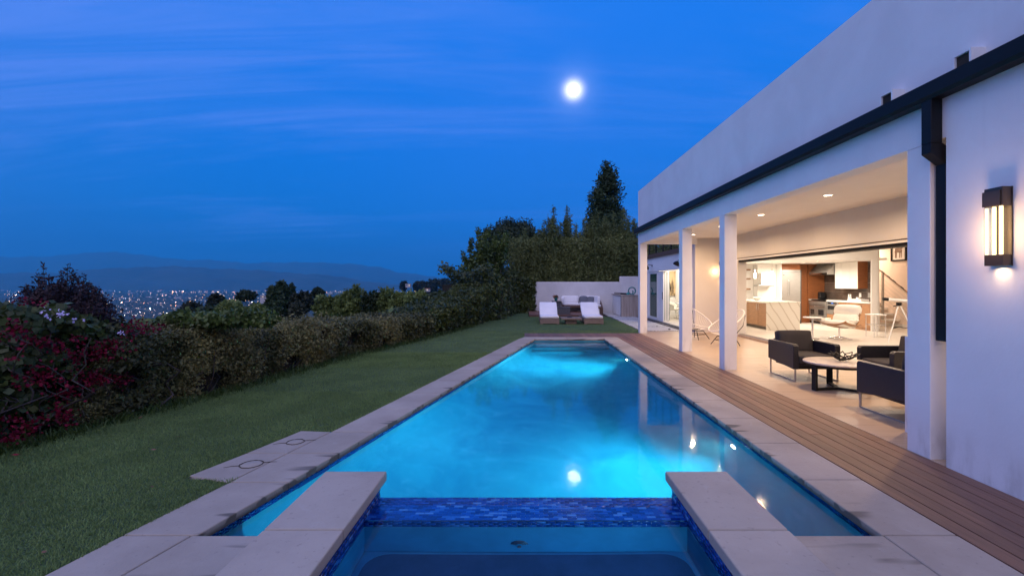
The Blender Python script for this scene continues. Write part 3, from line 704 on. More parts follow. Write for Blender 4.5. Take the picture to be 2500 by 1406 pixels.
# ------------------------------------------------------------------ spa
spa = thing('spa', 'raised concrete spa with blue mosaic dam spilling into the pool', 'hot tub', (0, 2.4, 0), world=True)
for sx, nm in ((-1, 'left'), (1, 'right')):
    xs = sorted((sx*1.076, sx*1.55))
    for a, b in ((2.785, 3.645), (1.1, 2.775)):
        o = slab([(xs[0], a), (xs[1], a), (xs[1], b), (xs[0], b)], (0, 0, 0, 0), .078, .15, 'arm_slab', 'concrete', spa)
    xs = sorted((sx*1.118, sx*1.50)); B('arm_wall', 'concrete', spa, xs[0], xs[1], 1.1, 3.60, -1.3, .078)
    band((sx*1.117, 1.15), (sx*1.117, 3.60), .07, 7, name='side_tiles', parent=spa, nrm=(-sx, 0))
B('dam_core', 'grout', spa, -1.117, 1.117, 3.247, 3.60, -1.3, -.048)
def dam_tiles():
    g = np.random.default_rng(4); tw, th = .0655, .0262; D = 3.246; rows = []
    meshes = []
    r = 0; tiles = []
    while D < 3.598:
        s = -1.117-(r % 2)*tw/2
        while s < 1.117:
            a, b = max(s, -1.116), min(s+tw, 1.116); s += tw
            if b-a > .01: tiles.append((a, b, D, D+th))
        D += th; r += 1
    base = MB().box(-tw/2+.0016, tw/2-.0016, .0016, th-.0016, 0, .008).build('tile', 'mosaic_piece'); me = base.data; bpy.data.objects.remove(base)
    half = MB().box(-tw/4+.0016, tw/4-.0016, .0016, th-.0016, 0, .008).build('tile', 'mosaic_piece'); mh = half.data; bpy.data.objects.remove(half)
    rest = []
    off = Vector(spa['_o'])
    for i, (a, b, d0, d1) in enumerate(tiles):
        if i < 298:
            o = bpy.data.objects.new('tile', me if b-a > .05 else mh); COL.objects.link(o); o.parent = spa; o.location = Vector(((a+b)/2, d0, -.047+g.uniform(0, .0012)))-off
        else: rest.append((a+.0016, b-.0016, d0+.0016, d1-.0016))
    V, F, T = [], [], []
    for a, b, d0, d1 in rest:
        k = len(V); z = -.039+g.uniform(0, .0012)
        V += [(x, d, zz) for zz in (-.047, z) for d in (d0, d1) for x in (a, b)]
        F += [(k+4, k+5, k+7, k+6), (k, k+1, k+5, k+4), (k+2, k+6, k+7, k+3), (k, k+4, k+6, k+2), (k+1, k+3, k+7, k+5)]; T += [g.random()]*5
    o = qmesh('tile_field', np.array(V), np.array(F), 'mosaic_mass', spa, {'tint': np.array(T)}); o['kind'] = 'stuff'
    band((-1.116, 3.246), (1.116, 3.246), -.046, 3, name='inner_tiles', parent=spa, nrm=(0, -1))
dam_tiles()
pm('spa_plaster', (.03,.26,.44), .8, var=.12, scale=4); pm('spa_floor', (.02,.06,.13), .85, var=.2, scale=5)
def spa_inside():
    B('inner_wall', 'spa_plaster', spa, -1.117, 1.117, 3.238, 3.2465, -.62, -.125)
    for s in (-1, 1): B('inner_wall', 'spa_plaster', spa, min(s*1.117, s*1.109), max(s*1.117, s*1.109), 1.2, 3.237, -.62, -.115)
    B('bench', 'spa_plaster', spa, -1.109, 1.109, 1.2, 3.237, -.70, -.47)
    hx0, hx1, hd0, hd1, r = -1.06, 1.07, 1.4, 3.20, .15; hole = []
    for cx, cy, a0 in ((hx1-r, hd1-r, 0), (hx0+r, hd1-r, 90), (hx0+r, hd0+r, 180), (hx1-r, hd0+r, 270)):
        for q in range(7): a = R(a0+q*15); hole.append((cx+r*math.cos(a), cy+r*math.sin(a)))
    MB().prism(hole, -.469, -.455).build('bench_top', 'spa_floor', spa)
    MB().box(-1.117, 1.117, 1.2, 3.2465, -1.25, -.030).build('water', 'spa_water', spa, kind='structure')
    MB().box(-1.116, 1.116, 3.2466, 3.615, -.0375, -.0335).build('water', 'water_film', spa, kind='structure', label='thin film of water over the mosaic dam')
    f = MB(); zc = -.37
    for r_ in (.028, .044, .058): f.tube([(-.045+r_*math.cos(a), 3.232, zc+r_*math.sin(a)) for a in np.linspace(.3, 2.84, 10)], .006, 5)
    f.lathe([(.001, .006), (.014, .006), (.016, 0)], 12, (-.045, 3.225, zc-.012)); f.build('jet_fitting', 'dark_steel', spa)
    B('near_wall', 'concrete', spa, -1.5, 1.5, .9, 1.2, -1.3, .15)
    t = thing('added_spa_light', 'added unseen light under the water of the spa', 'pool light', (1.098, 2.0, -.27))
    MB().lathe([(.001, .0), (.03, .0), (.035, -.02), (.001, -.02)], 16).build('lens', 'pool_lamp', t).rotation_euler = (0, R(-90), 0)
    ld = bpy.data.lights.new('lamp', 'AREA'); ld.shape = 'DISK'; ld.size = .08; ld.energy = 15; ld.color = (.2, .75, 1.0)  # added lamp, out of view, to brighten the left side of the spa
    lo = bpy.data.objects.new('lamp', ld); COL.objects.link(lo); lo.parent = t; lo.location = (-.02, 0, 0); lo.rotation_euler = Vector((-1, .22, .03)).to_track_quat('-Z', 'Y').to_euler()
spa_inside()

# ------------------------------------------------------------------ deck, porch floor, pavers
deck = struct('timber_deck', (3.2, 6, 0)); pit = 7; bw = (3.675-2.752)/7
g_ = np.random.default_rng(31)
B('joist_frame', 'black_metal', deck, 2.76, 3.67, -3, 15.19, -.06, -.024)
for k in range(7):
    x = 2.752+k*bw; cuts = [-3, 1.5+g_.uniform(-1, 1), 6.2+g_.uniform(-1.5, 1.5), 10.8+g_.uniform(-1.5, 1.5), 15.2]
    for a, b in zip(cuts, cuts[1:]):
        MB().box(x+.0045, x+bw-.0045, a+.0015, b-.0015, -.022, -.0015+g_.uniform(-.0012, .0008)).build('board', 'deck_wood', deck, bevel=.003)
x = -.05; nb = 19; w = 2.80/nb
B('joist_frame', 'black_metal', deck, -.04, 2.745, 14.11, 15.19, -.06, -.024)
for k in range(nb): MB().box(x+k*w+.0025, x+(k+1)*w-.0025, 14.1, 15.2+.0*k, -.022, -.002+g_.uniform(-.001, .0008)).build('board', 'deck_wood', deck, bevel=.003)
porch = struct('porch_floor', (5, 9, 0))
B('screed', 'concrete', porch, 3.69, 6.5, 4.0, 15.5, -.06, -.008)
d = 4.135; row = 0
while d < 15.44:
    d1 = min(d+.40, 15.46); xs = [3.679, 4.6+.46*(row % 2)] ; 
    while xs[-1]+.92 < 6.35: xs.append(xs[-1]+.92)
    xs.append(6.44)
    for a, b in zip(xs, xs[1:]): MB().box(a+.0012, b-.0012, d+.0012, d1-.0012, -.012, g_.uniform(-.0006, .0002)).build('tile', 'porch_tile', porch)
    d = d1; row += 1
pav = struct('garden_path', (4.6, 19, 0))
pe = [15.62, 15.92, 17.45, 17.52, 19.40, 19.47, 21.0, 21.07, 22.45, 22.55, 25.9]
for a, b in zip(pe[1::2], pe[2::2]):
    MB().prism([(3.90+.022*(a-15.3), a), (5.30, a), (5.30, b), (3.90+.022*(b-15.3), b)], -.05, -.002).build('paver', 'paver', pav, bevel=.006)
MB().prism([(3.70, 15.47), (5.3, 15.47), (5.3, 15.85), (3.88, 15.85)], -.05, -.0015).build('paver', 'porch_tile', pav, bevel=.004)
B('path_bed', 'soil_and_shade', pav, 3.86, 5.56, 15.47, 26, -.07, -.03)
def pebbles():
    g = np.random.default_rng(3); P = []
    for a in (15.885, 17.485, 19.435, 21.035, 22.5): 
        n = 90; P.append(np.stack([g.uniform(3.95, 5.3, n), a+g.normal(0, .02, n), np.full(n, -.012)], -1))
    n = 900; P.append(np.stack([g.uniform(5.32, 5.54, n), g.uniform(15.7, 23, n), np.full(n, -.012)+g.uniform(0, .02, n)], -1))
    n = 240; d = g.uniform(15.4, 22.8, n); P.append(np.stack([3.88+.022*(d-15.3)+g.normal(0, .02, n), d, np.full(n, -.008)], -1))
    P = np.concatenate(P); n = len(P); s = g.uniform(.018, .04, n)
    P = np.concatenate([P, [(4.98, 16.3, .02), (4.86, 17.48, .012), (4.95, 16.33, .012)]]); s = np.append(s, [.05, .035, .04]); n = len(P)
    o8 = np.array([(1,0,0), (-1,0,0), (0,1,0), (0,-1,0), (0,0,.6), (0,0,-.6)]); f8 = np.array([(0,2,4), (2,1,4), (1,3,4), (3,0,4), (2,0,5), (1,2,5), (3,1,5), (0,3,5)])
    V = (P[:, None, :]+o8[None]*s[:, None, None]*g.uniform(.7, 1.2, (n, 6, 1))).reshape(-1, 3); F = (f8[None]+(np.arange(n)*6)[:, None, None]).reshape(-1, 3)
    o = qmesh('pebbles', V, F, 'pebble', pav, smooth=True); o['kind'] = 'stuff'
pebbles()
# ------------------------------------------------------------------ house
house = thing('house', 'white modern stucco house with a flat parapet and open columned porch', 'house', (3.68, 8, 0), world=True)
H = lambda name, mat, *a, **k: B(name, mat, house, *a, **k)
H('wall', 'stucco', 3.68, 3.98, -3, 4.125, -.05, 3.30)
H('beam', 'stucco', 3.68, 3.91, 4.125, 15.45, 2.88, 3.30)
H('parapet', 'stucco', 3.68, 3.94, -3, 15.45, 3.30, 4.61)
H('parapet', 'stucco', 3.94, 13.2, 15.2, 15.45, 3.42, 4.61)
H('beam', 'stucco', 3.91, 5.54, 15.22, 15.45, 2.88, 3.30)
for (a, b, nm) in ((15.2, 15.435, ''), (11.09, 11.325, ''), (8.73, 8.965, '')):
    H('column', 'stucco', 3.68, 3.912, a, b, -.03, 2.88, bevel=.006)
H('column', 'stucco', 3.682, 3.91, 4.29, 4.55, -.03, 2.88, bevel=.006)
H('ceiling', 'ceiling_paint', 3.91, 6.42, 4.125, 15.22, 3.07, 3.13)
H('ceiling', 'ceiling_paint', 3.98, 6.42, -2.7, 4.125, 3.07, 3.13)
H('roof', 'stucco', 3.94, 13.2, -3, 15.2, 3.30, 3.42); H('roof', 'stucco', 6.95, 13.2, 15.45, 21, 3.30, 3.42)
H('wall', 'stucco_warm', 5.55, 6.42, 15.452, 15.70, -.03, 3.29)
H('wall', 'stucco_warm', 6.42, 6.68, 14.27, 15.70, .0, 3.29)
H('wall', 'stucco_warm', 6.42, 6.68, 4.127, 14.27, 2.30, 3.29)         # over the opening
H('wall', 'stucco_warm', 4.0, 12.9, 3.8, 4.12, .0, 3.28)
H('door_track', 'black_metal', 6.45, 6.66, 4.13, 14.27, 2.235, 2.30)
H('trim', 'paint_white', 6.395, 6.42, 4.13, 14.30, 2.295, 2.335); H('trim', 'bronze', 6.40, 6.42, 4.13, 14.30, 2.345, 2.36)
H('threshold', 'porch_tile', 6.42, 6.46, 4.13, 14.27, -.01, .055); H('sill_track', 'steel', 6.462, 6.60, 4.13, 14.27, .0, .076)
for k in range(3): H('rail', 'chrome', 6.475+k*.04, 6.483+k*.04, 4.13, 14.27, .076, .084)
H('floor', 'indoor_tile', 6.60, 13.0, 4.1, 21, -.02, .08)
H('ceiling', 'ceiling_paint', 6.68, 12.9, 4.12, 15.0, 3.16, 3.22); H('ceiling', 'ceiling_paint', 11.2, 12.9, 15.0, 20, 3.16, 3.22)
H('wall', 'hall_paint', 12.9, 13.1, 3.9, 20.2, .0, 3.3); H('wall', 'hall_paint', 11.72, 12.9, 20.0, 20.2, .0, 3.3)
H('skirting', 'paint_white', 12.88, 12.9, 4.1, 20, .08, .20)
H('header', 'paint_white', 7.0, 11.2, 15.0, 15.15, 2.35, 3.16)
H('wall', 'paint_white', 6.68, 7.0, 15.0, 15.15, .0, 3.16); H('wall', 'paint_white', 6.95, 7.06, 15.15, 18.55, .0, 3.0)
H('ceiling', 'ceiling_paint', 7.06, 11.62, 15.15, 18.55, 2.352, 2.42)
H('wall', 'paint_white', 7.06, 11.72, 18.55, 18.70, .0, 3.0); H('wall', 'paint_white', 11.62, 11.72, 15.62, 18.55, .0, 3.0)
H('pier', 'paint_white', 11.0, 11.2, 15.0, 15.035, .08, 2.35, bevel=.004); H('skirting', 'paint_white', 10.985, 11.215, 14.985, 14.999, .08, .20)
H('wall_return', 'paint_white', 11.145, 11.2, 15.035, 15.72, .08, .945); H('wall_return', 'paint_white', 11.2, 11.72, 15.60, 15.72, .08, .945)
# return wall in the living room, right of the stair hall
H('wall', 'paint_white', 12.45, 12.9, 15.2, 15.35, .08, 3.16)
# far wing
WX = 5.55
H('wall', 'stucco', WX, WX+.2, 15.70, 22, 2.13, 2.71); H('wall', 'stucco', WX, WX+.2, 21.35, 22, -.03, 2.13); H('wall', 'stucco', WX, 9.0, 21.8, 22, -.03, 2.9)
H('wall', 'paint_white', 6.9, 6.95, 15.7, 21.8, .0, 2.7)
H('floor', 'indoor_tile', WX+.02, 6.9, 15.7, 21.8, -.02, .05); H('ceiling', 'ceiling_paint', WX+.2, 6.9, 15.7, 21.8, 2.6, 2.70)
H('skirting', 'paint_white', WX+.2, 6.9, 21.78, 21.8, .05, .15)
H('door_sill', 'steel', WX-.03, WX+.02, 15.72, 21.35, -.03, .05)
H('balcony', 'stucco', WX-.02, 9, 15.72, 22.1, 2.71, 2.86); H('fascia', 'teak_brown', WX-.06, WX-.02, 15.72, 22.1, 2.70, 2.88)
dr = H('sliding_door', 'paint_white', WX+.02, WX+.08, 21.22, 21.35, .05, 2.12)
for a, b, c, d2 in ((19.95, 20.05, .05, 2.12), (20.05, 21.22, 2.02, 2.12), (20.05, 21.22, .05, .15)): H('door_frame', 'paint_white', WX+.02, WX+.08, a, b, c, d2)
H('glass', 'glass_green', WX+.045, WX+.055, 20.05, 21.22, .15, 2.02)
for k in range(4):
    x = WX+.03+k*.075; B('door_panel', 'paint_white', house, x, x+.05, 19.15+k*.03, 19.93, .05, 2.10); B('glass_edge', 'glass_green', house, x+.052, x+.07, 19.16+k*.03, 19.9, .1, 2.05)
H('door_handle', 'black_metal', WX+.005, WX+.02, 19.20, 19.23, .95, 1.25)
H('header', 'paint_white', WX-.005, WX+.12, 15.72, 21.35, 2.12, 2.135)
for k, d2 in enumerate((15.95, 17.0, 18.05, 19.1, 20.15, 21.2, 22.05)): H('rail_post', 'black_metal', WX, WX+.045, d2, d2+.045, 2.86, 3.92)
H('handrail', 'black_metal', WX-.01, WX+.055, 15.75, 22.1, 3.92, 3.97)
for k in range(8): MB().tube([(WX+.02, 15.75, 2.97+k*.115), (WX+.02, 22.1, 2.97+k*.115)], .004, 5).build('rail_cable', 'dark_steel', house)
H('wall', 'stucco', 7.4, 7.6, 15.6, 22, 2.86, 5.4)
for d2 in (16.3, 18.0, 19.8): H('window', 'glass_green', 7.385, 7.4, d2, d2+1.3, 2.95, 4.9)
H('wall', 'stucco', 7.6, 13.2, 21, 21.2, -.03, 5.0)
# gutter, downspout, scuppers
gm = MB().prism_y([(3.68, 3.23), (3.575, 3.23), (3.555, 3.26), (3.55, 3.375), (3.565, 3.38), (3.575, 3.36), (3.68, 3.36)], -3, 15.52); gm.build('gutter', 'black_metal', house)
MB().box(3.575, 3.675, 4.155, 4.262, 2.84, 3.23).build('downspout', 'black_metal', house, bevel=.006)
MB().prism_y([(3.575, 2.84), (3.675, 2.84), (3.805, 2.76), (3.805, 2.66), (3.705, 2.66), (3.575, 2.755)], 4.157, 4.26).build('downspout_elbow', 'black_metal', house, bevel=.004)
MB().box(3.705, 3.805, 4.155, 4.262, 1.085, 2.66).build('downspout', 'black_metal', house, bevel=.006)
def scupper(d0, d1, x, z):
    m = MB(); m.box(x, 3.68, d0-.018, d0, 3.36, z); m.box(x, 3.68, d1, d1+.018, 3.36, z); m.box(x, 3.68, d0-.018, d1+.018, z, z+.018)
    o = m.build('scupper', 'stucco', house); B('scupper_mouth_shade', 'soil_and_shade', o, x+.02-3.68, 0-.001, d0-8, d1-8, 3.37, z)  # dark block fills the mouth, the shade inside put into its colour
scupper(3.79, 3.92, 3.565, 3.475); scupper(4.60, 4.73, 3.565, 3.47)
# low wall behind the near column
tag(MB().box(4.10, 5.2, 4.56, 5.10, -.01, 1.03).build('half_wall', 'stucco', bevel=.006), 'waist high white stucco half wall behind the near porch column', 'half wall')

# lamps ---------------------------------------------------------------------
WARM = (1.0, .66, .37); WARM2 = (1.0, .85, .69)
def area(parent, loc, size, P, color, rot=(0, 0, 0), spread=165):
    ld = bpy.data.lights.new('lamp', 'AREA'); ld.shape = 'DISK'; ld.size = size; ld.energy = P; ld.color = color; ld.spread = R(spread)
    lo = bpy.data.objects.new('lamp', ld); COL.objects.link(lo); lo.parent = parent; lo.location = loc; lo.rotation_euler = rot; return lo
def downlight(x, d, z, P, label, color=WARM, r=.065, group='porch ceiling downlights'):
    t = thing('recessed_downlight', label, 'downlight', (x, d, z), 0, group)
    MB().lathe([(r+.018, 0), (r+.018, -.006), (r, -.007), (r-.004, -.001)], 24).build('trim', 'paint_white', t)
    MB().lathe([(.001, -.003), (r-.004, -.003)], 20).build('lens', 'lamp_warm', t)
    area(t, (0, 0, -.012), r*1.8, P, color)
names = ['nearest porch downlight hidden by the near column', 'second porch downlight, above the dark armchairs', 'middle porch downlight, glowing between near column and square pillar', 'tiny porch downlight at the edge of the square pillar', 'farthest porch downlight beside the second column']
for (d2, nm) in zip((5.8, 7.86, 10.1, 12.16, 14.2), names): downlight(5.04, d2, 3.07, 36, nm)
for (x, d2, nm) in ((8.0, 6.5, 'near left'), (10.6, 6.5, 'near right'), (8.0, 10.3, 'far left'), (10.6, 10.3, 'far right'), (9.3, 13.4, 'kitchen end')):
    downlight(x, d2, 3.16, 41, 'living room ceiling downlight, %s one' % nm, WARM2, group='living room downlights')
for (x, d2, nm) in ((7.75, 16.4, 'by the wall shelves'), (9.35, 17.2, 'above the fridge front'), (10.15, 17.2, 'by the range hood'), (9.9, 16.0, 'above the island end')):
    downlight(x, d2, 2.352, 32, 'kitchen ceiling downlight %s' % nm, WARM2, group='kitchen downlights')
downlight(12.2, 17.5, 3.16, 42, 'stair hall downlight out of sight behind the wall', (1, .70, .48), group='hall downlights')
downlight(6.3, 18.5, 2.6, 30, 'dining room ceiling downlight behind the second column', WARM2, group='dining downlights'); downlight(6.3, 20.8, 2.6, 28, 'dining room ceiling downlight near the picture', WARM2, group='dining downlights')
def sconce(x, d, z, label, P):
    t = thing('wall_sconce', label, 'wall light', (x, d, z), 0, 'bronze wall sconces')     # wall face at local x = 0, lamp towards -x
    B('back_plate', 'bronze', t, -.012, 0, -.075, .075, .0, .60)
    B('hood', 'bronze', t, -.078, -.012, -.072, .072, .455, .60, bevel=.003); B('hood_rim', 'bronze', t, -.088, -.078, -.060, .078, .46, .575)
    B('foot', 'bronze', t, -.078, -.012, -.072, .072, .0, .085, bevel=.003)
    for y in (-.030, .024): MB().lathe([(.012, .086), (.012, .454)], 12, (-.046, y, 0)).build('tube', 'lamp_tube', t)
    for y in (-.072, .069): B('glass_pane', 'clear_glass', t, -.078, -.012, y, y+.003, .085, .455)
    B('glass_pane', 'clear_glass', t, -.081, -.078, -.072, .072, .085, .455)
    B('side_bar', 'lamp_tube', t, -.060, -.042, .074, .080, .09, .45)
    ld = bpy.data.lights.new('lamp', 'POINT'); ld.energy = P; ld.color = (1, .56, .27); ld.shadow_soft_size = .05
    lo = bpy.data.objects.new('lamp', ld); COL.objects.link(lo); lo.parent = t; lo.location = (-.22, 0, .25)
    area(t, (-.045, 0, -.01), .06, P*.08, WARM)
sconce(3.68, 3.632, 1.736, 'glowing bronze wall sconce on the near white wall right of the downspout', 4.2)
sconce(6.42, 15.36, 1.74, 'small glowing wall sconce at the far end of the porch behind the pillar', 2.5)
for d2, nm in ((16.55, 'beside the second column'), (20.7, 'beside the end column')):
    t = thing('barn_lamp', 'black gooseneck barn lamp on the far wing ' + nm, 'wall light', (WX, d2, 2.38), 0, 'black barn lamps')
    MB().lathe([(.001, .0), (.05, .0), (.05, .012), (.001, .012)], 14).build('mount', 'black_metal', t).rotation_euler = (0, R(-90), 0)
    MB().tube([(0, 0, 0), (-.12, 0, .05), (-.2, 0, .03), (-.22, 0, -.02)], .012, 8).build('gooseneck', 'black_metal', t)
    o = MB().lathe([(.02, .06), (.05, .05), (.10, .0), (.13, -.08), (.125, -.082), (.09, .0), (.03, .04)], 20).build('shade', 'black_metal', t); o.location = (-.235, 0, -.06); o.rotation_euler = (0, R(28), 0)
# ------------------------------------------------------------------ planting
def tz(X, D): return float(terrain_z(X, D))
def sub(blob, n, r, g, up=0.):
    """n small clumps over the surface of an ellipsoid"""
    c = np.array(blob[:3]); h = np.array(blob[3:]); d = unit(g.normal(0, 1, (n, 3))); d[:, 2] += up; d = unit(d)
    P = c + d*h*g.uniform(.55, 1.0, (n, 1)); rr = r*g.uniform(.65, 1.35, (n, 1))
    return [tuple(p)+tuple(q) for p, q in zip(P, np.concatenate([rr, rr, rr*.8], 1))]
def plant(name, label, cat, base, parts, group=None):
    """parts: ('leaf', partname, V, F, mat, tint) or ('mesh', partname, MB, mat)"""
    t = thing(name, label, cat, base, 0, group, world=True)
    for p in parts:
        if p[0] == 'leaf': qmesh(p[1], p[2], p[3], p[4], t, {'tint': p[5]})
        elif p[0] == 'stuff': qmesh(p[1], p[2], p[3], p[4], t, {'tint': p[5]})['kind'] = 'stuff'
        else: p[2].build(p[1], p[3], t)
    return t
def cloud(blobs, n, size, g, aspect=.55, shell=.5, flop=.9, droop=.1):
    P, d = blob_points(blobs, n, g, shell); V, F = leaves(P, d, size, aspect, flop, droop, g=g); return V, F, g.random(n)
def limb(m, a, b, r0, r1, g, wob=.12, n=6):
    a, b = Vector(a), Vector(b); L = (b-a).length; P = []
    for i in range(n+1):
        t = i/n; w = math.sin(t*math.pi)*L*wob
        P.append(a.lerp(b, t)+Vector((g.normal(0, w*.4), g.normal(0, w*.4), 0)))
    m.tube(P, [r0+(r1-r0)*i/n for i in range(n+1)], 7); return P

def hedge(label, D0, D1, z0, z1, width, mat, n, size, seed, rough=.10):
    g = np.random.default_rng(seed); D = g.uniform(D0-.08, D1+.08, n); f = g.random(n); top = np.interp(D, [D0, D1], [z0, z1])
    base = lawn_left(D)-.14
    lump = .10*np.sin(D*2.3+seed)+.06*np.sin(D*5.1+seed*2)
    fr = f < .55; u = g.random(n)
    X = np.where(fr, base+lump*(.4+.6*u)+g.normal(0, rough*.55, n)-.10*(1-u)**2, base-u*width); Z = np.where(fr, u**.9*top, top+.05*np.sin(D*3.7+u*4)+g.normal(0, rough*.45, n)+lump*.4)
    X += np.where(fr & (u > .85), -(u-.85)*.8, 0)
    # hollows where the twigs show
    hol = (np.sin(D*4.3+seed)*np.sin(Z*6.1+seed*1.7) > .5) & fr; X = np.where(hol, X-.22, X)
    sh = g.random(n) < .035; Z = np.where(sh & ~fr, Z+g.random(n)*.14, Z); X = np.where(sh & fr, X+g.random(n)*.09, X)
    size = size*np.where(g.random(n) < .2, 1.5, 1.0)*np.where(g.random(n) < .3, .7, 1.0)
    Nn = np.where(fr[:, None], np.array([[1., -.25, .25]]), np.array([[.1, -.1, 1.]]))
    V, F = leaves(np.stack([X, D, Z], -1), Nn, size, .52, .75, 0, g=g)
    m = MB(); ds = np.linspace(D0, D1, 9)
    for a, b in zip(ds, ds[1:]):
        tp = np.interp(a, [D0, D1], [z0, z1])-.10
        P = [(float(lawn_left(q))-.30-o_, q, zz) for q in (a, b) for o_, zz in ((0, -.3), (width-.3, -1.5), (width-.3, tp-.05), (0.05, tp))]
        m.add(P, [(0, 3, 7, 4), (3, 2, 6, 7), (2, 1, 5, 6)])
    b = MB()
    for i in range(7):
        d_ = g.uniform(D0, D1); x_ = float(lawn_left(d_))-.25; limb(b, (x_-.1, d_, -.1), (x_+g.uniform(0, .2), d_+g.normal(0, .2), g.uniform(.3, .8)*z0), .012, .004, g, .3, 4)
    Dm = (D0+D1)/2
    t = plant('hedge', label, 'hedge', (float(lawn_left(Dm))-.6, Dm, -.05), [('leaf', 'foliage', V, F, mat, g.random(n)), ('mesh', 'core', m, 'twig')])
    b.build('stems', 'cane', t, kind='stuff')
HD = [('clipped hedge section just beyond the red bougainvillea, dark and twiggy', 5.55, 6.45, .95, .93, 1.5, 'hedge_dark', 15000, .052),
      ('olive clipped hedge section lit brown, next after the dark twiggy one', 6.45, 7.6, .92, .88, 1.5, 'hedge_olive', 20000, .046),
      ('small leaved dark hedge section between two brownish ones', 7.6, 8.25, .86, .82, 1.5, 'hedge_dark', 10000, .050),
      ('brownish olive hedge section with the brightest small leaves', 8.25, 10.0, .81, .73, 1.6, 'hedge_olive', 22000, .050),
      ('dark rounded hedge section halfway along the lawn', 10.0, 11.2, .72, .66, 1.6, 'hedge_dark', 13000, .058),
      ('brown tinted hedge section beyond the halfway one', 11.2, 12.6, .65, .60, 1.7, 'hedge_olive', 13000, .062),
      ('dull brown hedge section before the green shrubs start', 12.6, 14.2, .58, .60, 1.6, 'hedge_dark', 12000, .068),
      ('dark green loose hedge section near the far lawn corner', 14.2, 17.2, .62, .9, 1.6, 'ivy_leaf', 16000, .085),
      ('dark tall hedge section at the far corner of the lawn', 17.2, 20.5, .9, 1.5, 1.5, 'ivy_leaf', 18000, .095)]
for i, h in enumerate(HD): hedge(*h, seed=40+i)

# ivy clad bank that closes the lawn left of the garden wall
def ivy_bank():
    g = np.random.default_rng(77); n = 26000; t = g.random(n); D = 20.3+t*6.2; X0 = lawn_left(D)+.0
    top = 1.65+.45*np.sin(D*1.3)+t*.3; f = g.random(n); fr = f < .7; u = g.random(n)
    X = np.where(fr, X0+.12*np.sin(D*3)+g.normal(0, .09, n)-.2*u, X0-.2-u*2.2); Z = np.where(fr, u*top, top+g.normal(0, .12, n)+.2*np.sin(X*3))
    Nn = np.where(fr[:, None], [[.8, -.6, .3]], [[0, -.3, 1.]])
    V, F = leaves(np.stack([X, D, Z], -1), Nn, .13, .7, .6, .2, g=g)
    m = MB()
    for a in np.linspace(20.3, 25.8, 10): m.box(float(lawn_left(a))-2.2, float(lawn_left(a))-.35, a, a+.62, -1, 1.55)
    k = 6500; X2 = g.uniform(-.9, .5, k); Z2 = g.uniform(0, 1.9, k); V2, F2 = leaves(np.stack([X2, 26.0+g.normal(0, .1, k)-.15*(X2 < .1), Z2], -1), np.tile([[0, -1, .2]], (k, 1)), .13, .7, .6, .2, g=g)
    V = np.concatenate([V, V2]); F = np.concatenate([F, F2+n*4]); m.box(-.9, .32, 26.1, 26.5, -.5, 1.8)
    b = MB()
    for i in range(26):
        d_ = g.uniform(20.5, 25.5); x_ = float(lawn_left(d_)); limb(b, (x_-.1, d_, .05), (x_+g.uniform(.0, .25), d_+g.normal(0, .8), g.uniform(.2, 1.4)), .02, .006, g, .3, 5)
    t_ = plant('ivy_bank', 'bank of glossy dark ivy left of the white garden wall', 'ivy', (-1.4, 23, 0), [('leaf', 'foliage', V, F, 'ivy_leaf', g.random(n+k)), ('mesh', 'core', m, 'twig')])
    b.build('stems', 'cane', t_, kind='stuff')
ivy_bank()

# bougainvillea and companions, near left --------------------------------------
def front_pt(x, y, back=0.):
    """point on the front of the shrubbery under photo direction x (hedge foot line), at photo height y"""
    lo, hi = 2.5, 9.
    for _ in range(40):
        D = (lo+hi)/2; xx = 1284+(float(lawn_left(D))-.15)*FPX/D
        if xx < x: lo = D
        else: hi = D
    p = px(x, y, D+back); return np.array(p)
def boug(label, pts, blobs, n, seed, bases):
    g = np.random.default_rng(seed); V, F, T = cloud(blobs, n, .062, g, .6, .55)
    fx, fd = [], []
    for (x, y, k, r) in pts:
        k = int(k*.65); r *= 1.05
        c = front_pt(x, y, .0); c[0] += .06
        P = c+g.normal(0, 1, (k, 3))*np.array([r*.8, r, r*.75]); fx.append(P); fd.append(np.tile([[.5, -.6, .4]], (k, 1)))
    P = np.concatenate(fx); fd = np.concatenate(fd); V2, F2 = leaves(P, fd, .034, .95, .9, 0, .35, g)
    m = MB(); 
    for b in bases:
        for q in range(4):
            a = np.array(b)+[g.normal(0, .12), g.normal(0, .2), 0]; P_ = limb(m, a, a+np.array([g.uniform(-.1, .35), g.normal(0, .45), g.uniform(.5, 1.25)]), .016, .005, g, .35, 7)
    t = plant('bougainvillea', label, 'bougainvillea', tuple(np.mean(np.array(bases), 0)), [('leaf', 'foliage', V, F, 'shrub_green', T)])
    qmesh('blossom', V2, F2, 'bract', t, {'tint': g.random(len(F2))})['kind'] = 'stuff'
    m.build('canes', 'cane', t, kind='stuff')
def wall_blobs(D0, D1, top, g, n=46, r=.24, depth=1.3):
    out = []
    for i in range(n):
        D = g.uniform(D0, D1); x = float(lawn_left(D)); z = g.uniform(.10, top-.12)
        out.append((x-.38-g.uniform(0, .35)-.25*z*g.random(), D, z, r*g.uniform(.7, 1.3), r*g.uniform(.8, 1.4), r*g.uniform(.6, 1.1)))
    for i in range(n//2):
        D = g.uniform(D0, D1); x = float(lawn_left(D)); out.append((x-.5-g.uniform(0, depth), D, top-g.uniform(.1, .35), r*1.2, r*1.2, r*.8))
    return out
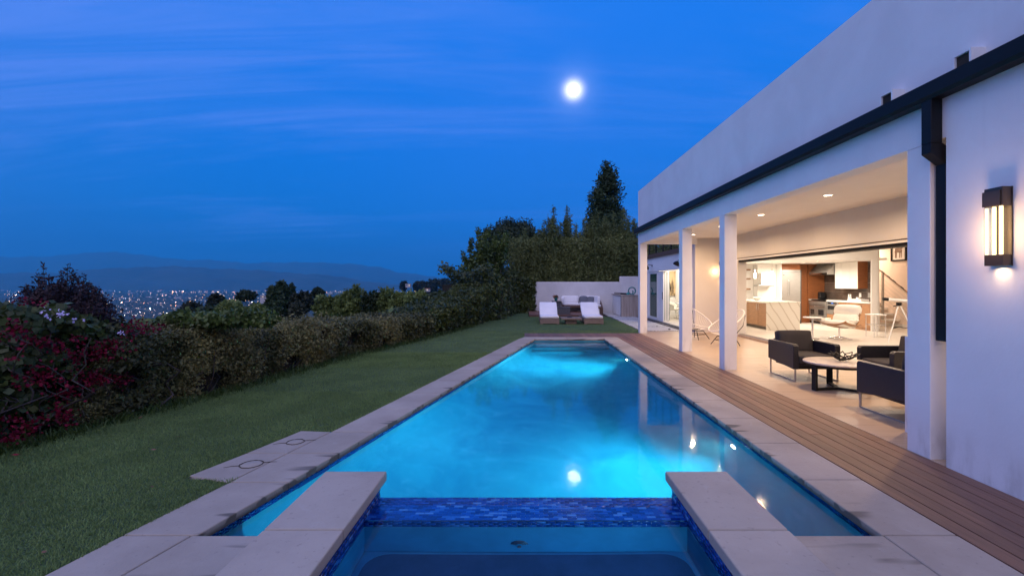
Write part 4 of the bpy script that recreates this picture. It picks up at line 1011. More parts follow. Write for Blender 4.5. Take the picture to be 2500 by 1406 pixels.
def core(D0, D1, top, depth=1.5, inset=.55):
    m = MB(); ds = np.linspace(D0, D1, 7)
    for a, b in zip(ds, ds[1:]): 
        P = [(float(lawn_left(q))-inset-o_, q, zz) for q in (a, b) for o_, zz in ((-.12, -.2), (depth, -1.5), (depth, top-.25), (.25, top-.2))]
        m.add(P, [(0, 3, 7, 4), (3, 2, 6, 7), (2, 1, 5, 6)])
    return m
g_ = np.random.default_rng(90)
L1 = [(113,845,60,.07), (100,838,40,.05), (133,849,50,.06), (79,917,110,.08), (113,920,90,.08), (58,924,70,.07), (143,948,70,.06), (150,968,70,.06), (137,1016,80,.06), (150,1020,60,.05), (124,1010,50,.05),
      (7,811,50,.05), (38,811,40,.04), (20,790,40,.04), (51,835,60,.05), (20,876,20,.03), (10,1074,60,.06), (34,1043,60,.06), (58,1054,50,.05), (7,1023,50,.05), (82,740,16,.03), (41,736,20,.03), (66,1030,30,.04)]
L2 = [(154,866,50,.06), (171,828,40,.04), (205,866,90,.08), (222,870,70,.06), (273,845,130,.08), (258,838,60,.06), (290,852,80,.06), (212,917,100,.07), (201,927,60,.06), (239,924,70,.06), (283,931,60,.06), (300,924,40,.05), (187,900,30,.05),
      (307,798,70,.06), (322,803,60,.06), (345,802,50,.05), (370,800,30,.04), (235,850,50,.06), (265,930,30,.05)]
boug('bougainvillea heavy with dark red blossom at the near left corner of the lawn', L1, wall_blobs(2.6, 4.95, 1.25, g_, 60), 17000, 1, [(-5.3, 3.6, -.02), (-5.25, 4.4, -.02)])
boug('second bougainvillea with crimson clusters, next to the olive hedge', L2, wall_blobs(4.95, 6.0, 1.12, g_, 34), 12000, 2, [(-5.1, 5.3, -.02), (-4.95, 5.8, -.02)])
def companion():
    g = np.random.default_rng(15)
    # tall shrub with dark spires against the sky
    spires = [(104, 642, 22), (92, 668, 20), (118, 672, 16), (165, 648, 20), (150, 664, 16), (180, 662, 18), (192, 672, 16), (205, 676, 16), (216, 690, 14), (60, 700, 12), (240, 702, 14), (252, 726, 14), (262, 742, 14), (140, 690, 20), (228, 700, 14), (130, 700, 20), (80, 700, 18)]
    P, N_ = [], []; m = MB()
    for (x, y, w) in spires:
        D = 5.7+g.uniform(-.3, .5); tp = np.array(px(x, y, D)); bt = np.array(px(x+(150-x)*.25, 770, D)); k = 260
        t = g.random(k)**.8; c = tp+(bt-tp)*t[:, None]; r = w*D/FPX*(.25+.9*t)
        a = g.uniform(0, 6.283, k); rr = r*np.sqrt(g.random(k)); P.append(c+np.stack([np.cos(a)*rr, np.sin(a)*rr, g.normal(0, .02, k)], -1)); N_.append(np.stack([np.cos(a), np.sin(a), g.uniform(0, 1, k)], -1))
        m.tube([bt, (bt+tp)/2+[g.normal(0, .01), 0, 0], tp], [.010, .006, .002], 5)
    bl = [tuple(px(x, y, 5.7+g.uniform(-.2, .4)))+(.20, .22, .16) for x, y in [(70, 745), (110, 730), (150, 725), (190, 730), (225, 745), (245, 770), (180, 770), (130, 775), (80, 790), (210, 800), (255, 800), (160, 810)]]
    P2, N2 = blob_points(bl, 9000, g, .4); P.append(P2); N_.append(N2); P = np.concatenate(P); N_ = np.concatenate(N_)
    V, F = leaves(P, N_, .050, .34, .7, -.3, g=g)
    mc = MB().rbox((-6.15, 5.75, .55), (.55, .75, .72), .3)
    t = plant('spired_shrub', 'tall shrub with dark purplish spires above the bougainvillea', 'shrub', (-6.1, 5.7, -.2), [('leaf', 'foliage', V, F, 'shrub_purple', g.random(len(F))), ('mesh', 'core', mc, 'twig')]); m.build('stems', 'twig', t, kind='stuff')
    # broad leaved vine with pale flowers
    bl = [tuple(front_pt(x, y, .12))+(.16, .18, .14) for x, y in [(20, 770), (55, 790), (95, 790), (130, 770), (30, 880), (60, 870), (90, 870), (20, 940), (60, 980), (125, 880), (160, 900), (45, 830), (100, 1010), (30, 990), (170, 790), (215, 800), (250, 830)]]
    P, d = blob_points(bl, 3300, g, .5); V, F = leaves(P, d+np.array([[.3, -.5, .1]]), .085, .85, .5, .25, .15, g)
    m = MB()
    for i in range(9):
        a = front_pt(g.uniform(-10, 230), g.uniform(980, 1060), .02); b = front_pt(g.uniform(-10, 230), g.uniform(780, 960), .05); limb(m, a, b, .010, .004, g, .3, 7)
    t = plant('flowering_vine', 'broad leaved vine with pale lilac flowers scrambling over the bougainvillea', 'vine', (-5.35, 4.6, -.02), [('leaf', 'foliage', V, F, 'vine_leaf', g.random(len(F)))]); m.build('stems', 'cane', t, kind='stuff')
    for x, y, k in [(80, 760, 9), (90, 773, 8), (132, 766, 12), (122, 763, 7), (166, 781, 6), (272, 811, 8)]:
        c = front_pt(x, y, -.05); c[0] += .1; V, F = leaves(c+g.normal(0, .016, (k, 3))*[1.6, 1, .7], np.tile([[.4, -.6, .6]], (k, 1)), .032, .75, .6, 0, .3, g)
        qmesh('flower', V, F, 'flower_white', t, {'tint': g.random(k)})
    bl = [tuple(front_pt(x, y, .05))+(.13, .14, .11) for x, y in [(180, 990), (210, 1000), (235, 1005), (165, 1015), (200, 1020), (230, 1030), (250, 980), (240, 950), (255, 890), (270, 885)]]
    V, F, T = cloud(bl, 5200, .040, g, .42, .4); plant('olive_bush', 'small olive green bush low at the lawn edge under the bougainvillea', 'bush', (-5.0, 5.0, -.02), [('leaf', 'foliage', V, F, 'hedge_olive', T)])
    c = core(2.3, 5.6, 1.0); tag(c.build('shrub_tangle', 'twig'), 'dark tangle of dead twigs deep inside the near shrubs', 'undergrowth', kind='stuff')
    bl = [tuple(px(x, y, 6.9))+(.22, .2, .12) for x, y in [(425, 783), (445, 777), (470, 790), (490, 780), (520, 780), (405, 795), (560, 778), (600, 776), (640, 778)]]
    V, F, T = cloud(bl, 5200, .075, g, .7, .4); plant('green_shrub', 'bright green leafy shrub showing above the olive hedge', 'shrub', (-4.9-.6, 6.9, -.3), [('leaf', 'foliage', V, F, 'laurel', T)])
companion()

# trees ------------------------------------------------------------------------
def tree(name, label, D, xc, ytop, ybot, w, mat, n, size, seed, kind='round', trunk=True, group=None, cat='tree', aspect=.55):
    """tree by its place in the photo: xc, ytop..ybot and width w in photo pixels at distance D"""
    g = np.random.default_rng(seed); tp = px(xc, ytop, D); bt = px(xc, ybot, D); rw = w*D/FPX/2; h = tp.z-bt.z; zb = min(tz(tp.x, D), bt.z)
    if kind == 'cone':
        bl = []
        for i in range(120):
            t = g.random()**.75; r = rw*(.15+.85*t**.68); a = g.uniform(0, 6.283); k = g.uniform(.3, .86)
            bl.append((tp.x+math.cos(a)*r*k, D+math.sin(a)*r*k, tp.z-.03*h-h*.95*t, r*.34+.14*rw, r*.34+.14*rw, h*.06))
        bl.append((tp.x, D, tp.z-h*.04, rw*.12, rw*.12, h*.05))
    elif kind == 'umbrella':
        bl = sub((tp.x, D, tp.z-h*.28, rw*.85, rw*.85, h*.24), 44, rw*.24, g, .3)
    elif kind == 'upright':
        bl = []
        for i in range(7):
            x = tp.x+g.uniform(-1, 1)*rw*.75; tt = tp.z-h*g.uniform(.0, .3)*(abs(x-tp.x)/rw+.3)
            for q in range(9): t = q/8; bl.append((x+g.normal(0, .10)*rw, D+g.normal(0, .35)*rw, tt-(tt-bt.z)*t*.92, rw*(.10+.28*math.sqrt(t)), rw*(.10+.28*math.sqrt(t)), h*.085))
    else:
        c = (tp.x, D, (tp.z+bt.z)/2, rw*.80, rw*.80, h*.40); bl = sub(c, 34, min(rw, h/2)*.36, g, .15)+[(tp.x, D, (tp.z+bt.z)/2, rw*.55, rw*.55, h*.33)]
    V, F, T = cloud(bl, n, size, g, aspect, .45)
    m = MB()
    if trunk:
        P = limb(m, (tp.x, D, zb-.2), (tp.x+g.normal(0, .05)*rw, D, bt.z+h*.55), max(.03, rw*.085), rw*.03, g, .06)
        for i in range(6):
            b = bl[g.integers(0, len(bl))]; s = P[3+g.integers(0, 3)]; limb(m, s, b[:3], rw*.03, rw*.008, g, .15, 4)
    t = plant(name, label, cat, (tp.x, D, zb), [('leaf', 'crown', V, F, mat, T)], group)
    if trunk: m.build('trunk', 'bark', t)
    return t
tree('conifer_tree', 'tall dark pointed conifer rising over the bamboo beside the house', 44, 1481, 398, 700, 138, 'conifer', 26000, .34, 201, 'cone', aspect=.4)
tree('pine_tree', 'dark umbrella shaped pine behind the laurel and bamboo', 40, 1258, 540, 760, 205, 'pine_needles', 20000, .30, 202, 'umbrella', aspect=.35)
def laurel():
    g = np.random.default_rng(203); D = 24.5; bl = []
    for (x, y, w, b) in [(1130, 622, 26, 720), (1144, 632, 24, 700), (1152, 590, 32, 730), (1170, 568, 34, 700), (1187, 566, 36, 690), (1205, 580, 30, 680), (1218, 576, 26, 680), (1236, 572, 26, 640), (1162, 640, 44, 740), (1195, 640, 44, 720), (1180, 600, 40, 700), (1215, 630, 34, 700), (1132, 668, 34, 730)]:
        tp = px(x, y, D+g.uniform(-.6, .6)); bt = px(x+(1180-x)*.25, b, D); hw = w*D/FPX/2
        for q in range(9):
            t = q/8; p = tp.lerp(bt, t); r = hw*(.40+.62*math.sin(min(1, t*1.1)*math.pi*.62)); bl.append((p.x+g.normal(0, .06), p.y+g.normal(0, .25), p.z, r, r*1.1, .24))
    V, F, T = cloud(bl, 24000, .15, g, .5, .35, .9, -.15)
    m = MB()
    for (x0, x1, y1) in [(1186, 1190, 640), (1192, 1212, 640), (1178, 1158, 650), (1183, 1172, 610), (1196, 1225, 650)]:
        a = px(x0, 768, D-.6); b = px(x1, y1, D-.3); limb(m, a, b, .06, .025, g, .05)
    plant('laurel_tree', 'upright bushy laurel tree with pale stems at the left end of the tree line', 'tree', tuple(px(1186, 772, D)), [('leaf', 'crown', V, F, 'laurel', T), ('mesh', 'trunk', m, 'bark')])
laurel()
BAM = [(1262, 640, 52), (1281, 575, 54), (1306, 590, 58), (1330, 552, 56), (1352, 518, 44), (1384, 519, 46), (1405, 562, 62), (1428, 545, 50), (1455, 528, 60), (1478, 540, 58), (1500, 532, 58), (1524, 520, 56), (1548, 545, 56), (1368, 556, 60), (1585, 540, 60), (1622, 560, 60), (1660, 545, 60)]
where = ['leftmost, low and beside the laurel', 'with a pointed top at the left end', 'rounded one between two pointed ones', 'loose topped one left of the two tall plumes', 'left one of the two tall thin plumes', 'right one of the two tall thin plumes', 'low one right of the tall plumes', 'just left of the conifer', 'in front of the conifer, left side', 'in front of the conifer, middle', 'in front of the conifer, right side', 'tall one near the house corner', 'rightmost, against the house corner', 'between the two tall thin plumes', 'seen through the balcony rail, left', 'seen through the balcony rail, middle', 'seen through the balcony rail, right']
for i, (x, y, w) in enumerate(BAM):
    y -= 14
    g = np.random.default_rng(300+i); D = 27.6+(.5 if i % 2 else -.2); rw = w*D/FPX/2; top = EYE-(y-692)*D/FPX; X = (x-1284)*D/FPX
    P, N_ = [], []; m = MB()
    for q in range(12):
        b = np.array([X+g.normal(0, .22)*rw*2, D+g.normal(0, .25), -.05]); tt = top*g.uniform(.62, .95) if q else top; e_ = np.array([X+g.normal(0, .36)*rw if q else X, b[1]+g.normal(0, .2), tt])
        mid = b+(e_-b)*.55+[0, 0, .25]; pts = [b, b+(mid-b)*.5, mid, e_]; m.tube([tuple(p) for p in pts], [.022, .02, .015, .004], 5)
        k = 640; t = g.random(k)**.75; c = np.where(t[:, None] < .55, b+(mid-b)*(t[:, None]/.55), mid+(e_-mid)*((t[:, None]-.55)/.45))
        r = rw*.62*(1-t)**.55*np.minimum(1, t*3+.2)+.03; a = g.uniform(0, 6.283, k); rr = r*np.sqrt(g.random(k)); P.append(c+np.stack([np.cos(a)*rr, np.sin(a)*rr, -rr*.25+g.normal(0, .05, k)], -1)); N_.append(np.stack([np.cos(a), np.sin(a), .4+0*a], -1))
    k = 2600; P.append(np.stack([X+g.normal(0, rw*.6, k), D-.3+g.normal(0, .25, k), g.uniform(1.3, 4.2, k)], -1)); N_.append(np.tile([[0, -1, .3]], (k, 1)))
    P = np.concatenate(P); N_ = np.concatenate(N_); V, F = leaves(P, N_, .20, .22, .8, .35, g=g)
    t = plant('bamboo_clump', 'olive bamboo behind the garden wall, ' + where[i], 'bamboo', (X, D, -.05), [('leaf', 'foliage', V, F, 'bamboo_leaf', g.random(len(F)))], 'bamboo screen behind the garden wall'); m.build('culms', 'bamboo_culm', t, kind='stuff')
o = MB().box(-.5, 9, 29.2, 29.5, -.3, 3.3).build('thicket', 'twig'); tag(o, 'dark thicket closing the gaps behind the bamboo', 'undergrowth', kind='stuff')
# trees and bushes on the slope below the hedge
SL = [('conifer_tree', 'dark conifer with a flat double top down the slope, largest of its group', 70, 688, 688, 760, 62, 'conifer', 9000, .5, 'cone'),
      ('conifer_tree', 'narrow dark conifer on the left of the flat topped one', 70, 663, 698, 762, 30, 'conifer', 4200, .45, 'cone'),
      ('conifer_tree', 'slim pointed conifer on the right of the flat topped one', 70, 712, 692, 760, 24, 'conifer', 3600, .45, 'cone'),
      ('round_tree', 'round dull brown tree right of the conifer group', 62, 737, 710, 765, 54, 'far_leaf', 6500, .5, 'round'),
      ('pine_tree', 'little leaning pine with a bare trunk above the slope', 75, 775, 704, 745, 26, 'pine_needles', 2600, .45, 'umbrella'),
      ('pine_tree', 'dark flat crowned pine left of the white house', 75, 600, 711, 752, 44, 'pine_needles', 3600, .5, 'umbrella'),
      ('round_tree', 'dark round tree standing left of the flat crowned pine', 70, 525, 718, 760, 30, 'far_leaf', 3600, .5, 'round'),
      ('conifer_tree', 'tiny pointed conifer between the round tree and the flat crowned pine', 72, 541, 722, 755, 16, 'conifer', 1800, .45, 'cone'),
      ('round_tree', 'dark bushy tree lowest on the left of the slope', 48, 470, 735, 790, 50, 'far_leaf', 5200, .36, 'round'),
      ('bushy_tree', 'dusky green bushy tree in the middle of the slope', 42, 505, 745, 800, 60, 'shrub_green', 6500, .30, 'round'),
      ('bushy_tree', 'soft grey green tree below the flat crowned pine', 42, 565, 732, 792, 66, 'scrub_leaf', 7500, .28, 'round'),
      ('bushy_tree', 'mid green tree under the white house', 40, 622, 742, 795, 60, 'scrub_leaf', 6500, .28, 'round'),
      ('bushy_tree', 'green bush tree at the foot of the conifer group', 38, 680, 745, 790, 56, 'shrub_green', 6500, .27, 'round'),
      ('bushy_tree', 'dark leafy tree at the foot of the round brown tree', 36, 725, 740, 790, 44, 'far_leaf', 5200, .26, 'round'),
      ('slope_shrub', 'tall yellow green shrub at the left end of the bright row', 40, 793, 722, 772, 46, 'scrub_leaf', 6000, .26, 'upright'),
      ('slope_shrub', 'yellow green shrub second along the bright row', 40, 828, 718, 772, 52, 'scrub_leaf', 6500, .26, 'upright'),
      ('slope_shrub', 'tallest pointed yellow green shrub of the bright row', 40, 868, 700, 772, 54, 'scrub_leaf', 7000, .26, 'upright'),
      ('slope_shrub', 'darker green shrub in the middle of the bright row', 39, 905, 712, 770, 50, 'shrub_green', 6000, .26, 'upright'),
      ('slope_shrub', 'pointed yellow green shrub right of the darker one', 39, 940, 703, 768, 46, 'scrub_leaf', 6000, .26, 'upright'),
      ('slope_shrub', 'broad yellow green shrub below the hilltop house', 38, 978, 714, 766, 54, 'scrub_leaf', 6500, .26, 'upright'),
      ('slope_shrub', 'rounded green shrub near the right end of the bright row', 37, 1018, 712, 766, 54, 'scrub_leaf', 6500, .26, 'upright'),
      ('slope_shrub', 'dark green shrub closing the bright row on the right', 34, 1060, 716, 764, 56, 'shrub_green', 6500, .24, 'round'),
      ('slope_shrub', 'twiggy dark shrub beside the laurel', 27, 1105, 705, 772, 56, 'ivy_leaf', 6500, .18, 'round')]
for i, (nm, lb, D, x, yt, yb, w, mt, n, s, kd) in enumerate(SL): tree(nm, lb, D, x, yt, yb, w, mt, n, s, 400+i, kd, trunk=not nm.startswith('slope'), cat='shrub' if nm.startswith('slope') else 'tree')
def scrub():
    g = np.random.default_rng(60); n = 60000
    D = g.uniform(13, 60, n); x = g.uniform(330, 1190, n); X = (x-1284)*D/FPX; ok = X < xh(D)-1.3; D, X = D[ok], X[ok]
    z = terrain_z(X, D); wv = np.sin(X*1.1+D*.4)*np.sin(D*.9-X*.3)+np.sin(X*.35+2)*np.cos(D*.3)
    want = EYE-(768-692)*D/FPX                                      # a scrub layer that rises to just under the sight line of the hedge top
    z = np.maximum(z+.6, want-.9)*(1)+.35*wv-g.random(len(D))*.55
    P = np.stack([X, D, z], -1); V, F = leaves(P, np.tile([[0, -.5, 1.]], (len(P), 1)), .26, .7, .8, 0, g=g)
    o = qmesh('undergrowth', V, F, 'scrub_leaf', attrs={'tint': g.random(len(P))}); o['kind'] = 'stuff'; o['label'] = 'tangle of low scrub and creeper covering the slope below the hedge'
scrub()
# hilltop beyond, with houses
def hilltop():
    D0 = 620; c = px(1075, 712, D0); g = np.random.default_rng(70); V = []; na, nr = 48, 14
    for i in range(nr):
        t = i/(nr-1)
        for j in range(na):
            a = 2*math.pi*j/na; r = t*(1+.12*math.sin(a*3)+.08*math.sin(a*7+1)); V.append((c.x+math.cos(a)*r*150, D0+math.sin(a)*r*110, c.z+4-60*t**1.7+.8*math.sin(a*5+t*6)))
    F = [(i*na+j, i*na+(j+1) % na, (i+1)*na+(j+1) % na, (i+1)*na+j) for i in range(nr-1) for j in range(na)]
    qmesh('hill', np.array(V), np.array(F), 'hillside', smooth=True)['kind'] = 'structure'
    names = ['leftmost lone tree on the hilltop', 'broad dark tree left on the hilltop ridge', 'dark round tree on the hilltop ridge beside the broad one', 'tallest tree in the middle of the hilltop', 'rounded tree right of the tallest on the hilltop', 'low wide tree behind the hilltop house', 'dark tree above the white hillside house', 'last tree at the right end of the hilltop']
    for i, (x, yt, w) in enumerate([(986, 686, 14), (1020, 686, 24), (1040, 684, 26), (1062, 679, 30), (1086, 681, 34), (1052, 690, 40), (1104, 686, 24), (1030, 692, 22)]):
        tree('hill_tree', names[i], 600, x, yt, yt+24, w, 'far_leaf', 1500, 3.2, 500+i, 'round', trunk=False, group='trees on the far hilltop')
    def far_house(label, x0, x1, y0, y1, D, roof):
        a = px(x0, y0, D); b = px(x1, y1, D); t = thing('hillside_house', label, 'house', ((a.x+b.x)/2, D, b.z), 0, 'houses on the far slopes', world=True); s = D/FPX
        B('wall', 'white_building', t, a.x, b.x, D, D+8*s, b.z-3*s, a.z); B('roof', roof, t, a.x-s*.6, b.x+s*.6, D-s*.5, D+8.5*s, a.z, a.z+1.2*s)
        k = max(2, int((b.x-a.x)/(4*s)))
        for i in range(k):
            cx = a.x+(b.x-a.x)*(i+.5)/k; B('window', 'window_lit' if i % 2 else 'appliance_dark', t, cx-.9*s, cx+.9*s, D-.1*s, D, a.z-3.6*s, a.z-1.2*s)
    far_house('white house with a red roof on the far hill, under the trees', 1086, 1108, 701, 708, 590, 'red_roof')
    far_house('pale flat house at the left end of the far hill', 990, 1002, 694, 699, 590, 'white_building')
    far_house('orange roofed low house in the middle of the far hill', 1036, 1050, 705, 709, 590, 'red_roof')
    far_house('white stepped house between pine and conifers down the slope', 635, 652, 722, 738, 160, 'white_building')
hilltop()
# ------------------------------------------------------------------ far end of the garden
gw = thing('garden_wall', 'pale stucco garden wall with a stepped right end behind the loungers', 'garden wall', (2.5, 26.1, 0), world=True)
B('wall', 'garden_stucco', gw, .32, 5.2, 26.0, 26.25, -.1, 1.69, bevel=.012); B('wall_step', 'garden_stucco', gw, 5.2, 7.2, 26.002, 26.248, -.1, 1.99, bevel=.012)
plat = thing('seating_platform', 'low brown timber platform in front of the garden wall', 'platform', (1.9, 24.4, 0), world=True)
B('frame', 'platform_wood', plat, .17, 3.72, 22.82, 25.98, -.02, .055)
d = 22.8; k = 0
while d < 25.9: B('board', 'platform_wood', plat, .15, 3.74, d, d+.142, .055, .085, bevel=.003); d += .146
bar = thing('bar_counter', 'stone clad outdoor bar counter at the foot of the garden wall', 'bar counter', (5.05, 23.9, 0), world=True)
B('front', 'bar_stone', bar, 4.62, 5.52, 22.8, 22.84, -.02, 1.0); B('side_panel', 'stucco', bar, 4.62, 4.66, 22.86, 25.2, .02, .97); B('body', 'bar_stone', bar, 4.662, 5.50, 22.842, 25.2, -.02, .99)
B('frame', 'black_metal', bar, 4.605, 4.62, 22.86, 22.9, .0, 1.0); B('counter_top', 'bar_stone', bar, 4.58, 5.53, 22.78, 25.24, 1.0, 1.05, bevel=.004)
tag(B('griddle_tray', 'appliance_dark', None, 4.66, 4.98, 23.2, 24.9, 1.051, 1.13, bevel=.01), 'dark flat tray lying on the left of the bar counter', 'tray')
vz = MB(); vz.tube([(.17*math.cos(a), 0, .19+.17*math.sin(a)) for a in np.linspace(0, 2*math.pi, 25)[:-1]], .032, 10, closed=True); vz.tube([(.0, 0, .03), (.06, 0, .12), (.02, 0, .2)], .03, 8)
o = vz.build('glass_sculpture', 'teal_glass'); o.location = (5.18, 23.0, 1.051); tag(o, 'round teal glass sculpture on the bar counter', 'glass sculpture')
gb = MB().lathe([(.001, 0), (.06, 0), (.085, .05), (.05, .10), (.04, .12), (.001, .12)], 14).build('glass_jar', 'turquoise_glaze'); gb.location = (4.98, 22.98, 1.051); tag(gb, 'little turquoise jar beside the teal glass sculpture', 'jar')

def lounger(label, x, y):
    t = thing('sun_lounger', label, 'sun lounger', (x, y, -.005), 0, 'sun loungers on the far lawn')
    f = MB()
    f.prism_y([(-.38, 0), (-.27, 0), (-.27, .02), (.27, .02), (.27, 0), (.38, 0), (.38, .215), (-.38, .215)], 0, .03)
    f.build('front_panel', 'teak_taupe', t, bevel=.004)
    for s in (-1, 1): B('side_rail', 'teak_taupe', t, min(s*.38, s*.35), max(s*.38, s*.35), .032, 2.0, .05, .215); B('leg', 'teak_taupe', t, min(s*.38, s*.30), max(s*.38, s*.30), 1.9, 1.99, 0, .05)
    B('slats', 'teak_taupe', t, -.348, .348, .032, 1.95, .17, .205, kind='stuff')
    MB().rbox((0, .43, .275), (.365, .43, .055), .04, puff=.008).build('seat_cushion', 'cushion_white', t, weld=True)
    a = R(33); M = Matrix.Rotation(a, 3, 'X'); MB().rbox((0, .86+.46*math.cos(a), .275+.46*math.sin(a)), (.365, .47, .05), .04, M, puff=.012).build('back_cushion', 'cushion_white', t, weld=True)
    b = MB(); 
    for s in (-1, 1): b.tube([(s*.33, .86, .21), (s*.33, .86+.9*math.cos(a), .21+.9*math.sin(a))], .015, 6)
    b.tube([(-.3, 1.45, .2), (-.3, 1.40, .55)], .012, 6); b.build('back_frame', 'teak_taupe', t)
    return t
lounger('left sun lounger with white cushions and taupe base on the far lawn', .94, 18.6)
lounger('right sun lounger with white cushions, nearer the paved path', 2.68, 18.55)
st = thing('low_table', 'low square taupe table standing between the two loungers', 'table', (1.80, 18.9, 0))
B('top', 'teak_taupe', st, -.40, .40, -.40, .40, .17, .235, bevel=.004); B('base', 'teak_taupe', st, -.22, .22, -.20, .25, -.005, .17); 
o = MB().lathe([(.001, .0), (.09, .0), (.13, .035), (.12, .035), (.08, .012), (.001, .012)], 18).build('ashtray', 'dark_steel'); o.location = (1.76, 19.0, .236); tag(o, 'small dark dish on the low table between the loungers', 'dish')

sf = thing('corner_sofa', 'wooden framed corner sofa with white cushions on the timber platform', 'sofa', (3.0, 25.0, .085), world=True)
B('seat_frame', 'teak_brown', sf, 1.95, 3.80, 25.02, 25.86, .33, .42); B('seat_frame', 'teak_brown', sf, 3.02, 3.80, 23.6, 25.02, .33, .42)
for x, y in ((1.97, 25.04), (2.9, 25.04), (1.97, 25.78), (3.04, 23.62), (3.72, 23.62), (3.04, 24.9)): B('leg', 'teak_brown', sf, x, x+.08, y, y+.08, .085, .33)
MB().prism_x([(23.55, .085), (23.62, .085), (23.75, .42), (24.3, .45), (25.9, .45), (25.9, .92), (25.2, .92), (24.0, .62), (23.55, .40)], 3.80, 3.86).build('side_arm', 'teak_brown', sf, bevel=.004)
B('back_frame', 'teak_brown', sf, 1.95, 3.80, 25.86, 25.92, .33, .80)
for a, b in ((1.97, 2.88), (2.90, 3.78)):
    MB().rbox(((a+b)/2, 25.40, .485), ((b-a)/2, .38, .065), .05).build('seat_cushion', 'cushion_white', sf, weld=True)
    MB().rbox(((a+b)/2, 25.74, .73), ((b-a)/2, .09, .20), .07, Matrix.Rotation(R(-8), 3, 'X')).build('back_cushion', 'cushion_white', sf, weld=True)
MB().rbox((3.40, 24.3, .485), (.38, .68, .065), .05).build('seat_cushion', 'cushion_white', sf, weld=True); MB().rbox((3.70, 24.5, .75), (.08, .6, .20), .07).build('back_cushion', 'cushion_white', sf, weld=True)
for i, (x, y, z, rz, mt, lb) in enumerate([(3.12, 25.5, .72, 0, 'cushion_grey', 'slate blue pillow propped on the corner sofa back'), (3.48, 25.35, .69, -.5, 'cushion_grey', 'second slate pillow leaning in the sofa corner')]):
    o = MB().rbox((0, 0, 0), (.21, .05, .19), .045, Matrix.Rotation(R(-14), 3, 'X'), puff=.03).build('pillow', mt, weld=True); o.location = (x, y, z); o.rotation_euler = (0, 0, rz); tag(o, lb, 'pillow', 'pillows on the sofa')
o = MB().rbox((0, 0, 0), (.07, .22, .20), .05, puff=.03).build('pillow', 'cushion_white', weld=True); o.location = (1.90, 24.6, .70); tag(o, 'pale upright pillow left of the sofa beside the planter', 'pillow', 'pillows on the sofa')
fp = thing('fire_table', 'square charcoal fire table in front of the sofa', 'fire table', (1.86, 23.45, .085), world=True)
B('body', 'grey_wicker', fp, 1.54, 2.18, 23.1, 23.8, .085, .40, bevel=.01); B('top', 'grey_wicker', fp, 1.52, 2.20, 23.08, 23.82, .40, .425, bevel=.005); B('burner', 'appliance_dark', fp, 1.66, 2.02, 23.35, 23.55, .425, .44)
sc_ = thing('side_cabinet', 'charcoal side cabinet holding the turquoise pot', 'side table', (1.62, 24.5, .085), world=True)
B('body', 'grey_wicker', sc_, 1.58, 1.80, 24.2, 24.8, .085, .66, bevel=.006); B('top', 'grey_wicker', sc_, 1.34, 1.82, 24.15, 24.85, .66, .69, bevel=.004); B('leg', 'grey_wicker', sc_, 1.36, 1.42, 24.2, 24.8, .085, .66)
pt = thing('plant_pot', 'turquoise pot with a reddish succulent on the charcoal cabinet', 'potted plant', (1.56, 24.45, .691))
MB().lathe([(.001, 0), (.065, 0), (.095, .17), (.105, .18), (.098, .185), (.085, .16), (.001, .16)], 20).build('pot', 'turquoise_glaze', pt)
g = np.random.default_rng(6); P = g.normal(0, 1, (160, 3))*[.05, .05, .03]+[0, 0, .21]; V, F = leaves(P, P-[0, 0, .12], .09, .4, .4, -.4, g=g); qmesh('succulent', V, F, 'leaf_brown', pt, {'tint': g.random(160)}); P = g.normal(0, 1, (90, 3))*[.04, .04, .02]+[0, 0, .19]; V, F = leaves(P, P-[0, 0, .1], .09, .4, .4, -.4, g=g); qmesh('leaves', V, F, 'vine_leaf', pt, {'tint': g.random(90)})

# ------------------------------------------------------------------ porch furniture
def armchair(label, x, y, rz):
    """origin: floor under the middle; front towards local -y; .77 wide, .80 deep"""
    t = thing('armchair', label, 'armchair', (x, y, 0), rz, 'black armchairs on the porch')
    for s in (-1, 1):
        a, b = sorted((s*.385, s*.295))
        MB().prism_x([(-.40, .20), (-.40, .575), (-.375, .605), (.38, .605), (.40, .58), (.40, .27)], a, b).build('arm', 'wicker_black', t, bevel=.007)
        p = [(s*.345, -.385, .20), (s*.345, -.385, .012), (s*.345, .385, .012), (s*.345, .385, .27)]
        m = MB(); 
        for q in range(3): 
            u, v = Vector(p[q]), Vector(p[q+1]); lo = [min(u[k], v[k])-(.014 if k == 1 else .008) for k in range(3)]; hi = [max(u[k], v[k])+(.014 if k == 1 else .008) for k in range(3)]
            m.box(lo[0], hi[0], lo[1], hi[1], max(lo[2], .002), hi[2])
        m.build('sled_leg', 'steel', t)
    B('back_panel', 'wicker_black', t, -.294, .294, .31, .40, .25, .62, bevel=.012); B('seat_base', 'wicker_black', t, -.294, .294, -.38, .31, .20, .27)
    B('front_rail', 'black_metal', t, -.294, .294, -.395, -.37, .215, .255)
    MB().rbox((0, -.05, .345), (.288, .345, .075), .028, puff=.008).build('seat_cushion', 'cushion_dark', t, weld=True)
    MB().rbox((0, .27, .56), (.29, .085, .205), .03, Matrix.Rotation(R(-10), 3, 'X'), puff=.01).build('back_cushion', 'cushion_dark', t, weld=True)
    return t
ch = armchair('black armchair facing the pool side camera, left of the round table', 4.745, 8.08, 0)
dup(ch, (4.665, 5.70, 0), R(180), 'nearest black armchair, seen from behind its side, half hidden by the pillar')
dup(ch, (5.74, 7.22, 0), R(-90), 'black armchair with glossy inner arm, facing the round table from the house side')
tb = thing('coffee_table', 'round stone topped table with a black three legged base among the armchairs', 'coffee table', (4.72, 7.13, 0))
MB().lathe([(.001, .392), (.44, .392), (.46, .40), (.46, .418), (.45, .424), (.001, .424)], 48).build('top', 'table_stone', tb)
